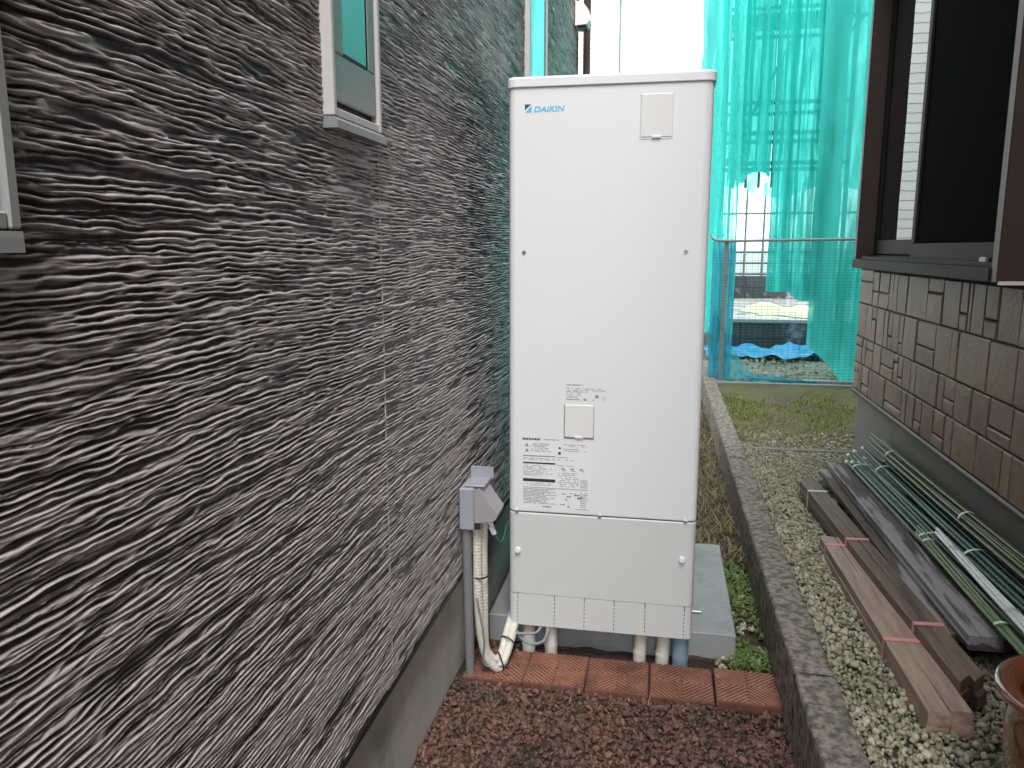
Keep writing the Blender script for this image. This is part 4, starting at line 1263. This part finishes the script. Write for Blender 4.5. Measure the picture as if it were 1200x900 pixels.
while xx < 3.2:
    wr.box((xx, FY + 0.0012, 0.21), (xx + 0.002, FY + 0.003, 1.49)); xx += 0.05
tag(fn(wr.build('wire_mesh', M['wire'])), kind='stuff')

def net(label, x0, x1, y, z0f, z1, m_, folds, amp, seed, n=(90, 110), side=False, group='turquoise nets round the building site', name='safety_net', taper=0.0):
    us = np.linspace(0, 1, n[0]); vs_ = np.linspace(0, 1, n[1])
    U, Vv = np.meshgrid(us, vs_, indexing='ij')
    zb = z0f(U)
    Z = zb + (z1 - zb) * Vv
    D = amp * 1.9 * (np.sin(U * folds * 6.283 + 2.2 * vnoise(U * 3, Vv * 4, seed) * 2) * (.4 + .9 * vnoise(U * 5, Vv * 3, seed + 1))
               + 1.3 * (vnoise(U * 7, Vv * 2.5, seed + 2) - .5) + 
               + .35 * (vnoise(U * 26, Vv * 5, seed + 3) - .5) + .25 * (vnoise(U * 40, Vv * 30, seed + 6) - .5))
    D += amp * .8 * np.abs(vnoise(U * 3 + Vv * 3, Vv * 9 - U * 2, seed + 4) - .5)
    sh = taper * (1 - Vv)
    if side:
        Yc = x0 + (x1 - x0) * U; Xc = y + D
    else:
        Xc = x0 + (x1 - x0) * (U + sh * (.5 - U)); Yc = y + D
    V = np.stack([Xc.ravel(), Yc.ravel(), Z.ravel()], 1)
    o = link_mesh(name, np_mesh(name, V, grid_faces(*n), m_, True))
    tag(o, label, 'safety net', group)
    return o
TOP = 6.8
net('broad bright turquoise net hanging low beside the stone house corner', 1.335, 3.7, 7.74, lambda u: 0.52 - 0.36 * np.clip(u / .16, 0, 1) + .02 * np.sin(u * 30), TOP, M['net_taut'], 5, 0.042, 1, (240, 140))
net('narrow turquoise drape doubled behind the broad net', 1.42, 1.60, 7.98, lambda u: 0.62 - .15 * u, TOP, M['net'], 3, 0.06, 11, (90, 120), taper=0.1)
net('loose turquoise drape folded behind the broad net near the corner', 1.75, 2.3, 8.02, lambda u: 0.4 - .1 * u, TOP, M['net'], 3, 0.07, 12, (110, 120), taper=0.05)
net('gathered turquoise net bunched above the slab in the middle', 0.93, 1.47, 7.95, lambda u: 0.82 + .30 * vnoise(u * 6, u * 0 + 1, 9), TOP, M['net'], 3, 0.08, 2, (90, 130), taper=0.15)
net('dark turquoise net ending high over the pale opening', 0.60, 1.02, 8.55, lambda u: 2.0 + .22 * vnoise(u * 7, u * 0 + 3, 5), TOP, M['net'], 3, 0.05, 3, (60, 90))
net('sheer pale turquoise net at the far left of the site', 0.405, 0.68, 8.02, lambda u: 0.6 + 0 * u, TOP, M['net_sheer'], 3, 0.04, 4, (50, 110))
net('sheer turquoise net running back along the side of the site', 8.1, 12.5, 0.44, lambda u: 0.6 + 0 * u, TOP, M['net_sheer'], 7, 0.05, 5, (110, 80), side=True)
net('distant turquoise net across the back of the site', 0.5, 5.5, 13.2, lambda u: 2.3 + .1 * np.sin(u * 20), TOP, M['net_sheer'], 9, 0.08, 6, (90, 60))
net('narrow blue net hanging on the fence post at left', 0.43, 0.64, FY + 0.06, lambda u: 0.22 + 0 * u, 1.50, M['net_blue'], 4, 0.02, 7, (40, 60), group='blue nets on the fence', name='blue_net')
# slumped blue net along the fence foot
us = np.linspace(0, 1, 60); vv = np.linspace(0, 1, 24)
U, V_ = np.meshgrid(us, vv, indexing='ij')
ht = 0.62 * np.clip(1 - U * 2.6, 0, 1) ** 1.3 + 0.11 * (1 - U) + 0.012
Zz = 0.20 + ht * V_
Yy = FY + 0.06 + 0.10 * (1 - V_) * vnoise(U * 9, V_ * 3, 8) + 0.03 * np.sin(U * 40 + V_ * 7)
Xx = 0.43 + 1.0 * U + 0.02 * np.sin(V_ * 9)
o = link_mesh('blue_net', np_mesh('blue_net', np.stack([Xx.ravel(), Yy.ravel(), Zz.ravel()], 1), grid_faces(60, 24), M['net_blue'], True))
tag(o, 'slumped blue net tapering along the foot of the fence', 'safety net', 'blue nets on the fence')

# concrete slab foundation of the new building
SLB = thing('building_slab', 'raised concrete slab foundation of the building under construction', 'foundation', (2.5, 10.2, 0.16))
SLO = Vector((2.5, 10.2, 0.16))
under(box('slab_top', (0.52, 10.18, 0.515), (6.5, 15.0, 0.56), M['slab'], None, 0.006), SLB, SLO)
under(box('core', (0.56, 10.34, 0.05), (6.45, 14.95, 0.514), M['black']), SLB, SLO)
bk = MB().box((0, 0, 0), (0.392, 0.12, 0.190), 0.005).mesh('foundation_block', M['block'])
for j in range(2):
    for i in range(15):
        o = link_mesh('foundation_block', bk, SLB); o.location = Vector((0.56 + i * 0.397 - (0.0 if j else 0.0), 10.21, 0.125 + j * 0.195)) - SLO
LBW = thing('low_block_wall', 'low dark block wall at the back of the slab', 'wall', (2.5, 14.4, 0.56))
for j in range(2):
    for i in range(14):
        o = link_mesh('wall_block', bk, LBW); o.location = Vector((0.6 + i * 0.397 - 2.5, 0, 0.002 + j * 0.195)); 
# cream sheet on the slab
us = np.linspace(0, 1, 40); U, V_ = np.meshgrid(us, us, indexing='ij')
hh = 0.16 * np.clip(vnoise(U * 4, V_ * 4, 3) - .25, 0, 1) * np.sin(np.pi * U) * np.sin(np.pi * V_) + 0.05 * vnoise(U * 11, V_ * 11, 5) * np.sin(np.pi * U) ** .5 * np.sin(np.pi * V_) ** .5
o = link_mesh('crumpled_sheet', np_mesh('crumpled_sheet', np.stack([(1.15 + 0.95 * U + .1 * np.sin(V_ * 9)).ravel(), (10.6 + 1.6 * V_ + .2 * np.sin(U * 7)).ravel(), (0.566 + hh).ravel()], 1), grid_faces(40, 40)[:, ::-1], M['cream'], True))
tag(o, 'crumpled cream plastic sheet lying on the concrete slab', 'plastic sheet')
us = np.linspace(0, 1, 60); vs2 = np.linspace(0, 1, 20); U, V_ = np.meshgrid(us, vs2, indexing='ij')
hh = 0.10 * vnoise(U * 9, V_ * 4, 3) + 0.05 * vnoise(U * 25, V_ * 10, 5)
o = link_mesh('blue_tarp', np_mesh('blue_tarp', np.stack([(0.5 + 1.55 * U).ravel(), (9.25 + .85 * V_ + .1 * np.sin(U * 9)).ravel(), (0.165 + hh).ravel()], 1), grid_faces(60, 20)[:, ::-1], M['tarp'], True))
tag(o, 'crumpled blue tarpaulin along the foot of the slab', 'tarpaulin')

# scaffold
SC = thing('scaffold', 'steel pipe scaffold behind the turquoise nets', 'scaffold', (1.6, 8.9, 0.16))
SCO = Vector((1.6, 8.9, 0.16))
def sc(o): return under(o, SC, SCO)
for y in (8.7, 9.4):
    for x in (0.56, 1.78, 2.6, 3.4):
        sc(MB().tube([(x, y, 0.12), (x, y, 6.9)], 0.024, 8).build('standard', M['scaffold']))
    for zz in (2.3, 2.6, 2.9, 3.7, 4.0, 4.3, 4.6, 5.5, 6.4):
        sc(MB().tube([(0.45, y + 0.05, zz), (3.6 if zz in (3.7, 5.5) and y < 9 else 1.80, y + 0.05, zz)], 0.022, 8).build('ledger', M['scaffold']))
for x in (0.56, 1.78, 2.6):
    for zz in (3.7, 5.5):
        sc(MB().tube([(x + 0.05, 8.6, zz - .03), (x + 0.05, 9.5, zz - .03)], 0.02, 8).build('transom', M['scaffold']))
for zz in (3.73, 5.53):
    for k in range(2):
        sc(MB().box((0.5, 8.78 + k * .28, zz), (1.76, 9.03 + k * .28, zz + 0.04), 0.003).build('deck_plank', M['scaffold']))
sc(MB().tube([(0.6, 9.47, 2.3), (1.3, 9.47, 3.7)], 0.018, 8).build('brace', M['scaffold']))
sc(MB().tube([(1.3, 9.47, 3.8), (0.6, 9.47, 5.5)], 0.018, 8).build('brace', M['scaffold']))
for x in (0.72, 0.86, 1.0, 1.14):
    sc(MB().tube([(x, 9.42, 2.1), (x, 9.42, 6.4)], 0.016, 8).build('guard_post', M['scaffold']))
HB2 = thing('site_hoarding', 'pale low hoarding panels beyond the railing at the back of the site', 'hoarding', (3.0, 16.2, 0.1))
for i in range(6):
    under(MB().box((0.6 + i * .9, 16.2, 0.1), (1.485 + i * .9, 16.23, 1.35), 0.004).build('panel', M['white_wall']), HB2, Vector((3.0, 16.2, 0.1)))
# rear railing seen pale through the opening
RF = thing('site_railing', 'railing of thin uprights beyond the slab seen through the opening', 'railing', (2.0, 15.3, 0.1))
RO = Vector((2.0, 15.3, 0.1))
for i in range(13):
    x = 0.8 + i * 0.32
    under(MB().tube([(x, 15.3, 0.0), (x, 15.3, 2.6)], 0.022, 8).build('upright', M['scaffold']), RF, RO)
for zz in (0.95, 1.15, 1.35, 2.05):
    under(MB().tube([(0.6, 15.34, zz), (5.0, 15.34, zz + 0.02)], 0.02, 8).build('rail', M['scaffold']), RF, RO)
